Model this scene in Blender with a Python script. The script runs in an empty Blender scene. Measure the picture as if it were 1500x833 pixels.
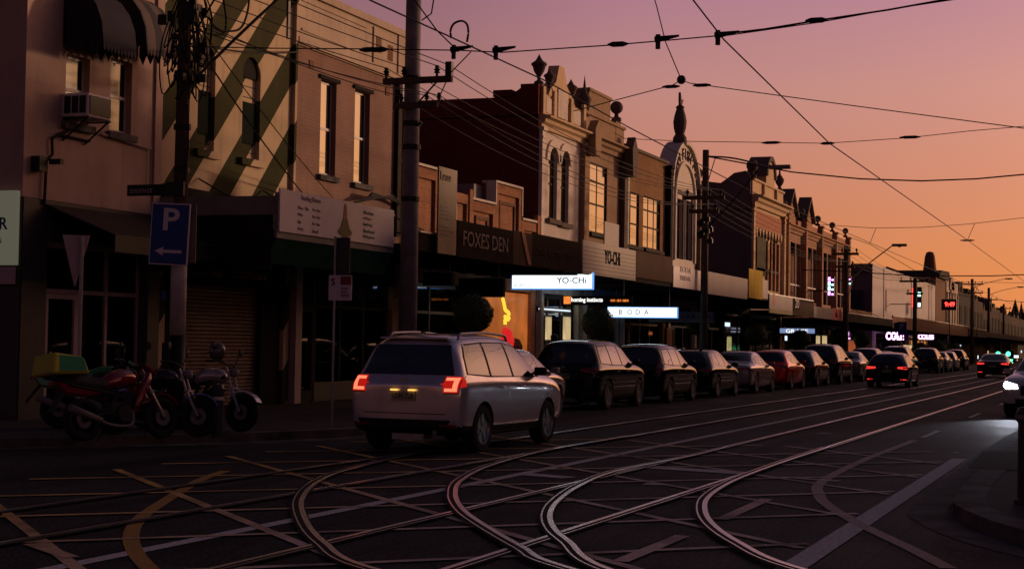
import bpy, bmesh, math, random
from mathutils import Vector, Matrix, geometry
from mathutils.bvhtree import BVHTree
R = math.radians
random.seed(7)
sc = bpy.context.scene
COL = sc.collection

# ------------------------------------------------------------------ camera
FPX, YAW, PITCH, ROLL, CAMH = 2388.0, .3592, .03535, .01646, 1.606
IW, IH = 1500.0, 833.0
fw = Vector((-math.sin(YAW)*math.cos(PITCH), math.cos(YAW)*math.cos(PITCH), math.sin(PITCH)))
r0 = Vector((math.cos(YAW), math.sin(YAW), 0)); u0 = r0.cross(fw)
rr = r0*math.cos(ROLL)+u0*math.sin(ROLL); uu = u0*math.cos(ROLL)-r0*math.sin(ROLL)
CAMP = Vector((0, 0, CAMH))
def ray(px, py): return fw+rr*((px-IW/2)/FPX)-uu*((py-IH/2)/FPX)
def G(px, py, z=0.0):
    d = ray(px, py); t = (z-CAMH)/d.z; return Vector((d.x*t, d.y*t, z))
def PX(px, py, X):
    d = ray(px, py); t = X/d.x; return CAMP+d*t
def PY(px, py, Y):
    d = ray(px, py); t = Y/d.y; return CAMP+d*t
FX, AX = -17.8, -14.6          # shop facade plane, awning fascia plane
def F(px, py):
    p = PX(px, py, FX); return p.y, p.z
cam = bpy.data.cameras.new('camera'); camo = bpy.data.objects.new('camera', cam); COL.objects.link(camo)
cam.sensor_width = 36; cam.lens = FPX/IW*36; cam.clip_end = 3000; cam.clip_start = .1
m = Matrix((rr, uu, -fw)).transposed().to_4x4(); m.translation = CAMP
camo.matrix_world = m; sc.camera = camo

# ------------------------------------------------------------------ materials
def newmat(name):
    m = bpy.data.materials.new(name); m.use_nodes = True
    nt = m.node_tree; b = nt.nodes['Principled BSDF']; return m, nt, b
def N(nt, t, **k):
    n = nt.nodes.new(t)
    for a, v in k.items(): setattr(n, a, v)
    return n
def mixc(nt, fac, a, b, mode='MIX'):
    n = N(nt, 'ShaderNodeMix', data_type='RGBA', blend_type=mode)
    for i, v in ((0, fac), (6, a), (7, b)):
        if hasattr(v, 'links'): nt.links.new(v, n.inputs[i])
        else: n.inputs[i].default_value = v if i == 0 else (*v[:3], 1)
    return n.outputs[2]
def mathn(nt, op, a, b=0.0, c=None):
    n = N(nt, 'ShaderNodeMath', operation=op)
    for i, v in ((0, a), (1, b), (2, c)):
        if v is None: continue
        if hasattr(v, 'links'): nt.links.new(v, n.inputs[i])
        else: n.inputs[i].default_value = v
    return n.outputs[0]
def pos(nt): return N(nt, 'ShaderNodeNewGeometry').outputs['Position']
def noise(nt, scale, detail=4, vec=None, stretch=None, rough=.55):
    n = N(nt, 'ShaderNodeTexNoise'); n.inputs['Scale'].default_value = scale
    n.inputs['Detail'].default_value = detail; n.inputs['Roughness'].default_value = rough
    v = vec if vec is not None else N(nt, 'ShaderNodeTexCoord').outputs['Object']
    if stretch:
        mp = N(nt, 'ShaderNodeMapping'); nt.links.new(v, mp.inputs[0]); mp.inputs['Scale'].default_value = stretch
        v = mp.outputs[0]
    nt.links.new(v, n.inputs['Vector']); return n.outputs['Fac']
def ramp(nt, fac, stops):
    n = N(nt, 'ShaderNodeValToRGB'); nt.links.new(fac, n.inputs[0])
    e = n.color_ramp.elements
    while len(e) < len(stops): e.new(.5)
    for el, (p, c) in zip(e, stops):
        el.position = p; el.color = (*c[:3], 1) if len(c) >= 3 else (c[0],)*3+(1,)
    return n.outputs[0]
def bump(nt, b, h, strength=.3, dist=.01):
    n = N(nt, 'ShaderNodeBump'); n.inputs['Strength'].default_value = strength; n.inputs['Distance'].default_value = dist
    nt.links.new(h, n.inputs['Height']); nt.links.new(n.outputs[0], b.inputs['Normal'])
def mat(name, col, rough=.7, metal=0, var=.25, scale=3.0, spec=.2, coat=0, bmp=0.0):
    m, nt, b = newmat(name)
    b.inputs['Roughness'].default_value = rough; b.inputs['Metallic'].default_value = metal
    b.inputs['Specular IOR Level'].default_value = spec; b.inputs['Coat Weight'].default_value = coat
    b.inputs['Coat Roughness'].default_value = .06
    if var:
        f = noise(nt, scale, 5)
        c = ramp(nt, f, [(.3, [x*(1-var) for x in col]), (.7, [min(1, x*(1+var*.6)) for x in col])])
        nt.links.new(c, b.inputs['Base Color'])
        if bmp: bump(nt, b, noise(nt, scale*12, 3), bmp, .01)
    else: b.inputs['Base Color'].default_value = (*col, 1)
    return m
def emis(name, col, s, var=0.0, scale=2.0):
    m, nt, b = newmat(name); b.inputs['Base Color'].default_value = (.02, .02, .02, 1)
    b.inputs['Emission Color'].default_value = (*col, 1); b.inputs['Emission Strength'].default_value = s
    b.inputs['Roughness'].default_value = .5; b.inputs['Specular IOR Level'].default_value = .1
    if var:
        f = noise(nt, scale, 3)
        nt.links.new(ramp(nt, f, [(.3, [x*(1-var) for x in col]), (.7, col)]), b.inputs['Emission Color'])
    return m
def wallvec(nt):
    s = N(nt, 'ShaderNodeSeparateXYZ'); nt.links.new(pos(nt), s.inputs[0])
    a = mathn(nt, 'ADD', s.outputs[0], s.outputs[1])
    c = N(nt, 'ShaderNodeCombineXYZ'); nt.links.new(a, c.inputs[0]); nt.links.new(s.outputs[2], c.inputs[1])
    return c.outputs[0], s
def render_wall(name, col, dirt=.55, streak=.5, rough=.85):
    """painted render with blotches, fine grain and vertical rain streaks"""
    m, nt, b = newmat(name); p = pos(nt)
    b.inputs['Roughness'].default_value = rough; b.inputs['Specular IOR Level'].default_value = .05
    f1 = noise(nt, .7, 6, p); f2 = noise(nt, 9, 4, p); f3 = noise(nt, 1.0, 4, p, (4, 4, .35))
    c = mixc(nt, ramp(nt, f1, [(.35, [dirt]*3), (.65, [0]*3)]), col, [x*.62 for x in col])
    c = mixc(nt, ramp(nt, f3, [(.5, [0]*3), (.8, [streak]*3)]), c, [x*.45 for x in col])
    c = mixc(nt, ramp(nt, f2, [(.3, [.22]*3), (.7, [0]*3)]), c, [x*.7 for x in col])
    nt.links.new(c, b.inputs['Base Color']); bump(nt, b, noise(nt, 30, 4, p), .25, .01)
    return m
def brick(name, c1, c2, mortar, paint=None, pmix=.0, dirt=.4):
    m, nt, b = newmat(name); v, s = wallvec(nt); p = pos(nt)
    t = N(nt, 'ShaderNodeTexBrick'); nt.links.new(v, t.inputs['Vector'])
    t.inputs['Scale'].default_value = 1; t.inputs['Brick Width'].default_value = .24; t.inputs['Row Height'].default_value = .086
    t.inputs['Mortar Size'].default_value = .010; t.inputs['Mortar Smooth'].default_value = .3
    t.inputs['Color1'].default_value = (*c1, 1); t.inputs['Color2'].default_value = (*c2, 1); t.inputs['Mortar'].default_value = (*mortar, 1)
    c = t.outputs['Color']
    if paint: c = mixc(nt, pmix, c, paint)
    c = mixc(nt, ramp(nt, noise(nt, .6, 6, p), [(.35, [dirt]*3), (.65, [0]*3)]), c, [x*.45 for x in (paint or c1)])
    c = mixc(nt, ramp(nt, noise(nt, 1, 4, p, (4, 4, .3)), [(.52, [0]*3), (.8, [.35]*3)]), c, [x*.4 for x in (paint or c1)])
    nt.links.new(c, b.inputs['Base Color']); b.inputs['Roughness'].default_value = .9; b.inputs['Specular IOR Level'].default_value = .05
    bump(nt, b, mathn(nt, 'SUBTRACT', 1.0, t.outputs['Fac']), .6, .008)
    return m
def glossglass(name, col=(.01, .01, .012), rough=.06, ior=1.9):
    m, nt, b = newmat(name); b.inputs['Base Color'].default_value = (*col, 1); b.inputs['Roughness'].default_value = rough
    b.inputs['IOR'].default_value = ior
    bump(nt, b, noise(nt, .8, 2, pos(nt)), .05, .05)
    return m
def seeglass(name, tint=(.85, .9, .9)):
    m = bpy.data.materials.new(name); m.use_nodes = True; nt = m.node_tree; nt.nodes.clear()
    o = N(nt, 'ShaderNodeOutputMaterial'); t = N(nt, 'ShaderNodeBsdfTransparent'); t.inputs[0].default_value = (*tint, 1)
    g = N(nt, 'ShaderNodeBsdfGlossy'); g.inputs['Roughness'].default_value = .03; fz = N(nt, 'ShaderNodeFresnel'); fz.inputs[0].default_value = 1.5
    x = N(nt, 'ShaderNodeMixShader'); nt.links.new(fz.outputs[0], x.inputs[0]); nt.links.new(t.outputs[0], x.inputs[1]); nt.links.new(g.outputs[0], x.inputs[2])
    nt.links.new(x.outputs[0], o.inputs[0]); return m

M = {}
M['pink'] = render_wall('pink_render', (.46, .325, .275))
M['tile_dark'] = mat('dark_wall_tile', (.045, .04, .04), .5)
M['shopdark'] = mat('dark_shop_timber', (.018, .016, .015), .9, spec=.08)
M['black'] = mat('black_metal', (.012, .012, .013), .5, var=.2)
M['cream'] = render_wall('cream_parapet_paint', (.54, .43, .34))
M['brownbrick'] = brick('painted_brown_brick', (.33, .2, .15), (.27, .16, .12), (.25, .16, .12), (.29, .185, .155), .6)
M['redbrick'] = brick('dark_red_brick', (.19, .036, .032), (.13, .026, .024), (.10, .045, .04))
M['orangebrick'] = brick('orange_brick', (.42, .18, .09), (.32, .13, .07), (.36, .27, .2))
M['tanbrick'] = brick('tan_brick', (.30, .17, .08), (.25, .14, .07), (.17, .11, .07))
M['whitebrick'] = brick('white_painted_brick', (.7, .62, .55), (.62, .55, .5), (.5, .44, .4), (.68, .6, .55), .55)
M['white'] = render_wall('white_render', (.70, .62, .55), .3, .25)
M['whiteclad'] = render_wall('white_cladding', (.62, .56, .52), .25, .35)
M['tanrender'] = render_wall('tan_render', (.34, .23, .15))
M['creamrender'] = render_wall('cream_render', (.60, .44, .28), .4, .4)
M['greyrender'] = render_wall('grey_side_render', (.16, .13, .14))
M['terrace'] = render_wall('terrace_render', (.42, .24, .15))
M['brownrender'] = render_wall('brown_render', (.2, .11, .07))
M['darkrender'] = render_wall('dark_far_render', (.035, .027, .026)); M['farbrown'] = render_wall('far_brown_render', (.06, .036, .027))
M['stone'] = render_wall('dark_stone', (.14, .11, .10), .5)
M['roof'] = mat('roof_iron', (.10, .09, .09), .5)
M['frame'] = mat('timber_frame_paint', (.55, .50, .46), .5)
M['framedark'] = mat('dark_timber_frame', (.022, .017, .014), .8, spec=.1)
M['glass'] = glossglass('window_glass', ior=2.1)
M['glassdim'] = glossglass('shop_glass', (.006, .006, .007), .08, 1.5)
M['see'] = seeglass('clear_shop_glass')
M['green'] = mat('green_awning_paint', (.01, .05, .038), .95, spec=.04)
M['greysheet'] = mat('grey_sheet', (.20, .18, .18), .6)
M['signwhite'] = mat('white_sign_board', (.62, .56, .60), .5, var=.1, scale=1.5)
M['signink'] = mat('faded_sign_ink', (.40, .30, .32), .6, var=.1)
M['signink2'] = mat('faded_green_ink', (.30, .36, .30), .6, var=.1)
M['signblack'] = mat('black_sign_ink', (.012, .012, .012), .9, var=0, spec=.05)
M['steel'] = mat('galvanised_steel', (.32, .31, .33), .45, .6, var=.2, scale=6)
M['polegrey'] = mat('grey_pole_paint', (.17, .15, .16), .6, var=.3, scale=4)
M['wood'] = mat('weathered_pole_timber', (.09, .065, .05), .9, var=.4, scale=5)
M['polewhite'] = mat('pale_pole_paint', (.42, .38, .36), .7, var=.3, scale=5)
M['wire'] = mat('wire_black', (.012, .011, .012), .6, var=0)
M['rubber'] = mat('tyre_rubber', (.015, .015, .015), .8, var=.2)
M['rim'] = mat('alloy_rim', (.30, .30, .32), .35, .9, var=.1)
M['concrete'] = mat('kerb_concrete', (.11, .10, .095), .9, var=.6, scale=2.2, bmp=.6, spec=.06)
M['leaf'] = mat('topiary_leaf', (.05, .085, .03), .6, var=.5, scale=6)
M['bark'] = mat('tree_bark', (.08, .055, .04), .9)

def asphalt():
    m, nt, b = newmat('asphalt'); p = pos(nt)
    f1 = noise(nt, .35, 6, p); f2 = noise(nt, 26, 5, p, rough=.75); f3 = noise(nt, 2.2, 5, p)
    c = ramp(nt, f1, [(.3, (.014, .015, .016)), (.7, (.036, .037, .038))])
    c = mixc(nt, ramp(nt, f3, [(.45, [0]*3), (.62, [.6]*3)]), c, (.012, .011, .012))
    c = mixc(nt, ramp(nt, f2, [(.5, [0]*3), (.66, [1]*3)]), c, (.13, .12, .115))
    br = N(nt, 'ShaderNodeTexBrick'); mp = N(nt, 'ShaderNodeMapping'); nt.links.new(p, mp.inputs[0]); mp.inputs['Rotation'].default_value = (0, 0, R(90)); nt.links.new(mp.outputs[0], br.inputs['Vector'])
    br.inputs['Scale'].default_value = 1; br.inputs['Brick Width'].default_value = 7.3; br.inputs['Row Height'].default_value = 1.79; br.inputs['Mortar Size'].default_value = .012; br.offset = .37
    br.inputs['Color1'].default_value = (.8, .8, .8, 1); br.inputs['Color2'].default_value = (1.35, 1.33, 1.3, 1); br.inputs['Mortar'].default_value = (.25, .25, .25, 1)
    c = mixc(nt, .8, c, br.outputs['Color'], 'MULTIPLY')
    tr = noise(nt, 1.0, 4, p, (1.6, .07, 1)); c = mixc(nt, ramp(nt, tr, [(.48, [0]*3), (.66, [.65]*3)]), c, (.007, .007, .008))
    st = noise(nt, .9, 2, p); c = mixc(nt, ramp(nt, st, [(.66, [0]*3), (.72, [.7]*3)]), c, (.005, .005, .005))
    v = N(nt, 'ShaderNodeTexVoronoi', feature='DISTANCE_TO_EDGE'); v.inputs['Scale'].default_value = .35
    w = N(nt, 'ShaderNodeMix', data_type='VECTOR'); w.inputs[0].default_value = .25
    nz = N(nt, 'ShaderNodeTexNoise'); nz.inputs['Scale'].default_value = 1.5; nt.links.new(p, nz.inputs['Vector'])
    nt.links.new(p, w.inputs[4]); nt.links.new(nz.outputs['Color'], w.inputs[5]); nt.links.new(w.outputs[1], v.inputs['Vector'])
    c = mixc(nt, ramp(nt, v.outputs['Distance'], [(0, [.8]*3), (.006, [0]*3)]), c, (.01, .01, .01))
    nt.links.new(c, b.inputs['Base Color'])
    nt.links.new(ramp(nt, f1, [(.3, [.62]*3), (.7, [.85]*3)]), b.inputs['Roughness'])
    b.inputs['Specular IOR Level'].default_value = .06
    bump(nt, b, f2, .8, .006)
    return m
M['asphalt'] = asphalt()
def pavers():
    m, nt, b = newmat('footpath_asphalt'); p = pos(nt)
    c = ramp(nt, noise(nt, .8, 6, p), [(.3, (.035, .03, .03)), (.7, (.075, .065, .062))])
    c = mixc(nt, ramp(nt, noise(nt, 50, 3, p), [(.5, [0]*3), (.8, [.5]*3)]), c, (.12, .11, .1))
    nt.links.new(c, b.inputs['Base Color']); b.inputs['Roughness'].default_value = .9; b.inputs['Specular IOR Level'].default_value = .06
    bump(nt, b, noise(nt, 50, 3, p), .4, .005); return m
M['foot'] = pavers()
def paintline(name, col, wear=.5):
    m, nt, b = newmat(name); p = pos(nt)
    f = noise(nt, 22, 8, p, rough=.8)
    c = mixc(nt, ramp(nt, f, [(.38, [.6]*3), (.62, [wear*.2]*3)]), col, (.035, .03, .03))
    nt.links.new(c, b.inputs['Base Color']); b.inputs['Roughness'].default_value = .85; b.inputs['Specular IOR Level'].default_value = .08
    return m
M['linewhite'] = paintline('worn_white_line', (.85, .80, .76), .6)
M['lineyellow'] = paintline('worn_yellow_line', (.60, .34, .09), .5)
M['linetan'] = paintline('worn_tan_line', (.70, .55, .44), .6)
def boxpaint():
    m, nt, b = newmat('worn_box_hatching_paint'); p = pos(nt); sx = N(nt, 'ShaderNodeSeparateXYZ'); nt.links.new(p, sx.inputs[0])
    t = N(nt, 'ShaderNodeMapRange'); nt.links.new(sx.outputs[0], t.inputs[0]); t.inputs[1].default_value = -9.5; t.inputs[2].default_value = -5.5
    col = mixc(nt, t.outputs[0], (.78, .48, .14), (.80, .62, .50))
    f = noise(nt, 1.1, 3, p); f2 = noise(nt, 25, 6, p, rough=.8)
    w = mathn(nt, 'MULTIPLY', ramp(nt, f, [(.30, [.25]*3), (.58, [1]*3)]), ramp(nt, f2, [(.35, [.55]*3), (.62, [1]*3)]))
    nt.links.new(mixc(nt, w, (.03, .028, .028), col), b.inputs['Base Color']); b.inputs['Roughness'].default_value = .75; b.inputs['Specular IOR Level'].default_value = .15
    return m
M['linebox'] = boxpaint()
M['railsteel'] = mat('rail_steel', (.88, .92, 1.0), .25, 1.0, var=.12, scale=3)
M['railbed'] = mat('rail_bed_concrete', (.035, .03, .03), .9, var=.5, scale=4, spec=.1)
M['groove'] = mat('rail_groove', (.006, .006, .006), .9, var=0)

# ------------------------------------------------------------------ mesh helpers
SPLIT = {'shop_pier', 'parapet_cap', 'band', 'insulator', 'fittings', 'crossarm', 'verandah_post', 'wall_rib', 'brace', 'parapet_vent', 'chimney', 'pinnacle', 'strip_light', 'parapet_panel', 'swag_moulding', 'chimney_stub', 'small_print', 'conduit', 'hanger_mark'}
class MB:
    def __init__(s): s.v = []; s.f = []; s.m = []; s.mi = 0
    def add(s, vs, fs):
        o = len(s.v); s.v += [Vector(v) for v in vs]
        for f in fs: s.f.append([i+o for i in f]); s.m.append(s.mi)
        return s
    def quad(s, a, b, c, d): return s.add([a, b, c, d], [(0, 1, 2, 3)])
    def bx(s, x0, x1, y0, y1, z0, z1):
        vs = [(x, y, z) for x in (x0, x1) for y in (y0, y1) for z in (z0, z1)]
        return s.add(vs, [(0, 1, 3, 2), (4, 6, 7, 5), (0, 4, 5, 1), (2, 3, 7, 6), (0, 2, 6, 4), (1, 5, 7, 3)])
    def box(s, c, size, rot=None):
        hx, hy, hz = [q/2 for q in size]; c = Vector(c)
        vs = []
        for x in (-hx, hx):
            for y in (-hy, hy):
                for z in (-hz, hz):
                    v = Vector((x, y, z))
                    if rot is not None: v = rot @ v
                    vs.append(v+c)
        return s.add(vs, [(0, 1, 3, 2), (4, 6, 7, 5), (0, 4, 5, 1), (2, 3, 7, 6), (0, 2, 6, 4), (1, 5, 7, 3)])
    def tube(s, pts, r, n=6, caps=True):
        pts = [Vector(p) for p in pts]; rings = []; L = len(pts)
        rs = r if isinstance(r, (list, tuple)) else [r]*L
        for i, p in enumerate(pts):
            d = (pts[min(i+1, L-1)]-pts[max(i-1, 0)])
            if d.length < 1e-9: d = Vector((0, 0, 1))
            d.normalize(); a = d.cross(Vector((0, 0, 1)))
            if a.length < 1e-3: a = Vector((1, 0, 0))
            a.normalize(); b = d.cross(a)
            rings.append([p+(a*math.cos(t)+b*math.sin(t))*rs[i] for t in [2*math.pi*k/n for k in range(n)]])
        vs = [v for rg in rings for v in rg]
        fs = [(i*n+k, i*n+(k+1) % n, (i+1)*n+(k+1) % n, (i+1)*n+k) for i in range(L-1) for k in range(n)]
        if caps: fs += [tuple(range(n))[::-1], tuple((L-1)*n+k for k in range(n))]
        return s.add(vs, fs)
    def lathe(s, prof, c=(0, 0, 0), n=16, axis='z'):
        c = Vector(c); vs = []; fs = []
        for (r, h) in prof:
            for k in range(n):
                t = 2*math.pi*k/n; a, b = r*math.cos(t), r*math.sin(t)
                vs.append(c+(Vector((a, b, h)) if axis == 'z' else Vector((h, a, b)) if axis == 'x' else Vector((a, h, b))))
        for i in range(len(prof)-1):
            for k in range(n): fs.append((i*n+k, i*n+(k+1) % n, (i+1)*n+(k+1) % n, (i+1)*n+k))
        fs += [tuple(range(n)), tuple((len(prof)-1)*n+k for k in range(n))]
        return s.add(vs, fs)
    def prismX(s, poly, x0, x1):
        n = len(poly); vs = [(x0, y, z) for y, z in poly]+[(x1, y, z) for y, z in poly]
        return s.add(vs, [tuple(range(n)), tuple(range(n, 2*n))[::-1]]+[(i, (i+1) % n, n+(i+1) % n, n+i) for i in range(n)])
    def prismY(s, poly, y0, y1):
        n = len(poly); vs = [(x, y0, z) for x, z in poly]+[(x, y1, z) for x, z in poly]
        return s.add(vs, [tuple(range(n)), tuple(range(n, 2*n))[::-1]]+[(i, (i+1) % n, n+(i+1) % n, n+i) for i in range(n)])
    def prismZ(s, poly, z0, z1):
        n = len(poly); vs = [(x, y, z0) for x, y in poly]+[(x, y, z1) for x, y in poly]
        return s.add(vs, [tuple(range(n))[::-1], tuple(range(n, 2*n))]+[(i, (i+1) % n, n+(i+1) % n, n+i) for i in range(n)])
    def build(s, name, mats, parent=None, smooth=False, bevel=0.0):
        if name in SPLIT and parent is not None:
            par_ = list(range(len(s.v)))
            def fd(i):
                while par_[i] != i: par_[i] = par_[par_[i]]; i = par_[i]
                return i
            for f in s.f:
                for i in f[1:]: par_[fd(i)] = fd(f[0])
            comps = {}
            for f, mi in zip(s.f, s.m): comps.setdefault(fd(f[0]), []).append((f, mi))
            if len(comps) > 1:
                o = None
                for fs in comps.values():
                    q = MB(); ids = sorted({i for f, _ in fs for i in f}); mp = {v: k for k, v in enumerate(ids)}
                    q.v = [s.v[i] for i in ids]; q.f = [[mp[i] for i in f] for f, _ in fs]; q.m = [mi for _, mi in fs]; q.solo = True
                    SPLIT.discard(name); o = q.build(name, mats, parent, smooth, bevel); SPLIT.add(name)
                return o
        me = bpy.data.meshes.new(name)
        off = Vector((0, 0, 0)); root = parent
        while root is not None and root.parent is not None: root = root.parent
        if root is not None: off = root.location.copy()
        if root is None and s.v:
            xs = [v.x for v in s.v]; ys = [v.y for v in s.v]; zs = [v.z for v in s.v]
            off = Vector(((min(xs)+max(xs))/2, (min(ys)+max(ys))/2, min(zs)))
        me.from_pydata([tuple(v-off) for v in s.v], [], s.f)
        mats = mats if isinstance(mats, (list, tuple)) else [mats]
        for q in mats: me.materials.append(M[q] if isinstance(q, str) else q)
        for p, mi in zip(me.polygons, s.m): p.material_index = mi; p.use_smooth = smooth
        bm = bmesh.new(); bm.from_mesh(me); bmesh.ops.remove_doubles(bm, verts=bm.verts, dist=1e-5)
        bmesh.ops.recalc_face_normals(bm, faces=bm.faces)
        bm.to_mesh(me); bm.free()
        o = bpy.data.objects.new(name, me); COL.objects.link(o)
        if parent is not None: o.parent = parent
        else: o.location = off
        if bevel:
            md = o.modifiers.new('bevel', 'BEVEL'); md.width = bevel; md.segments = 1; md.limit_method = 'ANGLE'
        return o
def tag(o, label, cat, group=None, kind=None):
    o['label'] = label; o['category'] = cat
    if group: o['group'] = group
    if kind: o['kind'] = kind
    return o
def root(name, loc, label, cat, group=None):
    o = bpy.data.objects.new(name, None); COL.objects.link(o); o.location = loc; o.empty_display_size = .3
    return tag(o, label, cat, group)
def struct(o): o['kind'] = 'structure'; return o
def spline(pts, n=8):
    pts = [Vector(p) for p in pts]; out = []
    P = [pts[0]*2-pts[1]]+pts+[pts[-1]*2-pts[-2]]
    for i in range(1, len(P)-2):
        for k in range(n):
            t = k/n; a, b, c, d = P[i-1:i+3]
            out.append(.5*((2*b)+(c-a)*t+(2*a-5*b+4*c-d)*t*t+(3*b-a-3*c+d)*t**3))
    out.append(pts[-1]); return out
def text_mesh(body, mode, origin, width=None, height=None, material='signblack', parent=None, name='lettering', ext=.01, bold=0.0, mirror=False, align='LEFT'):
    """mode 'X': lies in a plane facing +X, reading along +Y; 'Y': faces -Y, reading along +X. origin = lower left corner"""
    cu = bpy.data.curves.new('t', 'FONT'); cu.body = body; cu.extrude = ext; cu.offset = bold; cu.resolution_u = 3; cu.align_x = align
    o = bpy.data.objects.new('t', cu); COL.objects.link(o)
    dg = bpy.context.evaluated_depsgraph_get(); me = bpy.data.meshes.new_from_object(o.evaluated_get(dg))
    bpy.data.objects.remove(o); bpy.data.curves.remove(cu)
    xs = [v.co.x for v in me.vertices]; ys = [v.co.y for v in me.vertices]
    x0, x1, y0, y1 = min(xs), max(xs), min(ys), max(ys)
    if width and height: sx, sy = width/(x1-x0), height/(y1-y0)
    elif width: sx = sy = width/(x1-x0)
    else: sx = sy = height/(y1-y0)
    mb = MB(); og = Vector(origin)
    vs = []
    for v in me.vertices:
        a, b, c = (v.co.x-x0)*sx, (v.co.y-y0)*sy, v.co.z
        if mode == 'X': vs.append(og+Vector((c, a, b)))
        else: vs.append(og+Vector((a, -c, b)))
    mb.add(vs, [tuple(p.vertices) for p in me.polygons]); bpy.data.meshes.remove(me)
    return mb.build(name, material, parent)

# ------------------------------------------------------------------ ground, kerbs, road paint
gm = MB(); gm.quad((-900, -300, 0), (900, -300, 0), (900, 1500, 0), (-900, 1500, 0)); struct(gm.build('road', 'asphalt'))
def catm(pts, n=6): return [(p.x, p.y) for p in spline([(a, b, 0) for a, b in pts], n)]
lk = [(-13.75, 400), (-13.75, 35), (-13.5, 33.6)]+catm([(-12.3, 31.8), (-12.0, 30.8), (-11.95, 28), (-12.0, 25.2), (-12.5, 23.2), (-13.5, 21.2), (-14.9, 19.3), (-17, 17.8), (-20, 17), (-26, 16.6)])+[(-80, 16.6)]
MBp = MB().prismZ(lk+[(-80, 400)], -.05, .13)
struct(MBp.build('footpath', 'foot'))
def strip(pts, w, z0, z1, off=0.0):
    mb = MB(); pts = [Vector((p[0], p[1], 0)) for p in pts]; L = []; Rr = []
    for i, p in enumerate(pts):
        d = (pts[min(i+1, len(pts)-1)]-pts[max(i-1, 0)]); d.z = 0; d.normalize(); n = Vector((-d.y, d.x, 0))
        L.append(p+n*(off+w/2)); Rr.append(p+n*(off-w/2))
    for i in range(len(pts)-1):
        if z1 > z0:
            a, b, c, d = L[i], L[i+1], Rr[i+1], Rr[i]
            vs = [(q.x, q.y, z) for z in (z0, z1) for q in (a, b, c, d)]
            mb.add(vs, [(4, 5, 6, 7), (0, 1, 5, 4), (1, 2, 6, 5), (2, 3, 7, 6), (3, 0, 4, 7)])
        else: mb.quad(*[(q.x, q.y, z0) for q in (L[i], L[i+1], Rr[i+1], Rr[i])])
    return mb
struct(strip(lk, .32, -.04, .134, -.02).build('kerb', 'concrete'))
struct(strip(lk, .45, .005, .005, .39).build('gutter', 'concrete'))
rk = [(.4, 400), (.4, 42), (.1, 39), (-.9, 36)]+catm([(-1.45, 34), (-1.5, 30), (-1.5, 22), (-1.45, 17.2), (-1.2, 15.6), (-.5, 14.0), (.8, 12.6), (3, 11.6), (6, 11.2)])+[(60, 11.2)]
struct(MB().prismZ(rk+[(60, 400)], -.05, .13).build('footpath', 'foot'))
struct(strip(rk, .3, -.04, .134, .0).build('kerb', 'concrete'))
struct(strip(rk, .42, .005, .005, -.36).build('gutter', 'concrete'))

def line(pts, w, matn, name, z=.008): return struct(strip(pts, w, z, z).build(name, matn))
g2 = lambda *ps: [tuple(G(*p)[:2]) for p in ps]
line([(-6.87, 9), (-6.87, 120)], .15, 'linewhite', 'centre_line')
line([(-2.25, 8), (-2.25, 24.8)], .21, 'linewhite', 'edge_line')
for y in (30.3, 40, 50, 60): line([(-3.4, y), (-3.4, y+2.8)], .10, 'linewhite', 'lane_dash')
line(catm(g2((1340, 645), (1270, 672), (1205, 705), (1200, 725), (1215, 742), (1263, 770), (1330, 802), (1390, 833))), .13, 'linetan', 'swept_path_line', .0085)
line(catm(g2((330, 690), (290, 705), (240, 735), (205, 760), (192, 785), (200, 812), (225, 840))), .13, 'lineyellow', 'swept_path_line', .0085)
sl = [((945, 684), (1100, 694), .42), ((762, 694), (834, 700), .3), ((943, 709), (972, 710), .2), ((1144, 699), (1230, 705), .16), ((1200, 635), (1215, 635), .2)]
for a, b, w in sl: line(g2(a, b), w, 'linewhite', 'stop_line', .009)
BX0, BX1, BY0, BY1 = -11.3, -2.4, 9.0, 26.2
def clip(c, sg):      # the line y = c + sg*x inside the yellow box
    pts = []
    for x in (BX0, BX1):
        y = c+sg*x
        if BY0 <= y <= BY1: pts.append((x, y))
    for y in (BY0, BY1):
        x = (y-c)*sg
        if BX0 < x < BX1: pts.append((x, y))
    return pts[:2] if len(pts) >= 2 else None
for k in range(-6, 5):
    q = clip(18.5+2.62*k, -1)
    if q: line(q, .105, 'linebox', 'hatching_line', .0105)
for k in range(-5, 8):
    q = clip(18.4+2.65*k, 1)
    if q: line(q, .105, 'linebox', 'hatching_line', .0125)
for a, b in (((1057, 762), (1123, 732)), ((908, 824), (1000, 786)), ((45, 798), (104, 818))): line(g2(a, b), .13, 'linebox', 'hatching_line', .0142)
def rail(pts, z=.017):
    mb = strip(pts, .15, z, z, 0)
    a = strip(pts, .050, z+.006, z+.006, .035); b = strip(pts, .038, z+.0045, z+.0045, -.013); c = strip(pts, .016, z+.006, z+.006, -.042)
    for k, q in ((1, a), (2, b), (1, c)):
        mb.mi = k; mb.add(q.v, q.f)
    o = mb.build('tram_rail', ['railbed', 'railsteel', 'groove']); return struct(o)
for x in (-9.405, -7.97, -5.83, -4.395): rail([(x, y) for y in (6, 20, 40, 80, 160, 320)])
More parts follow.
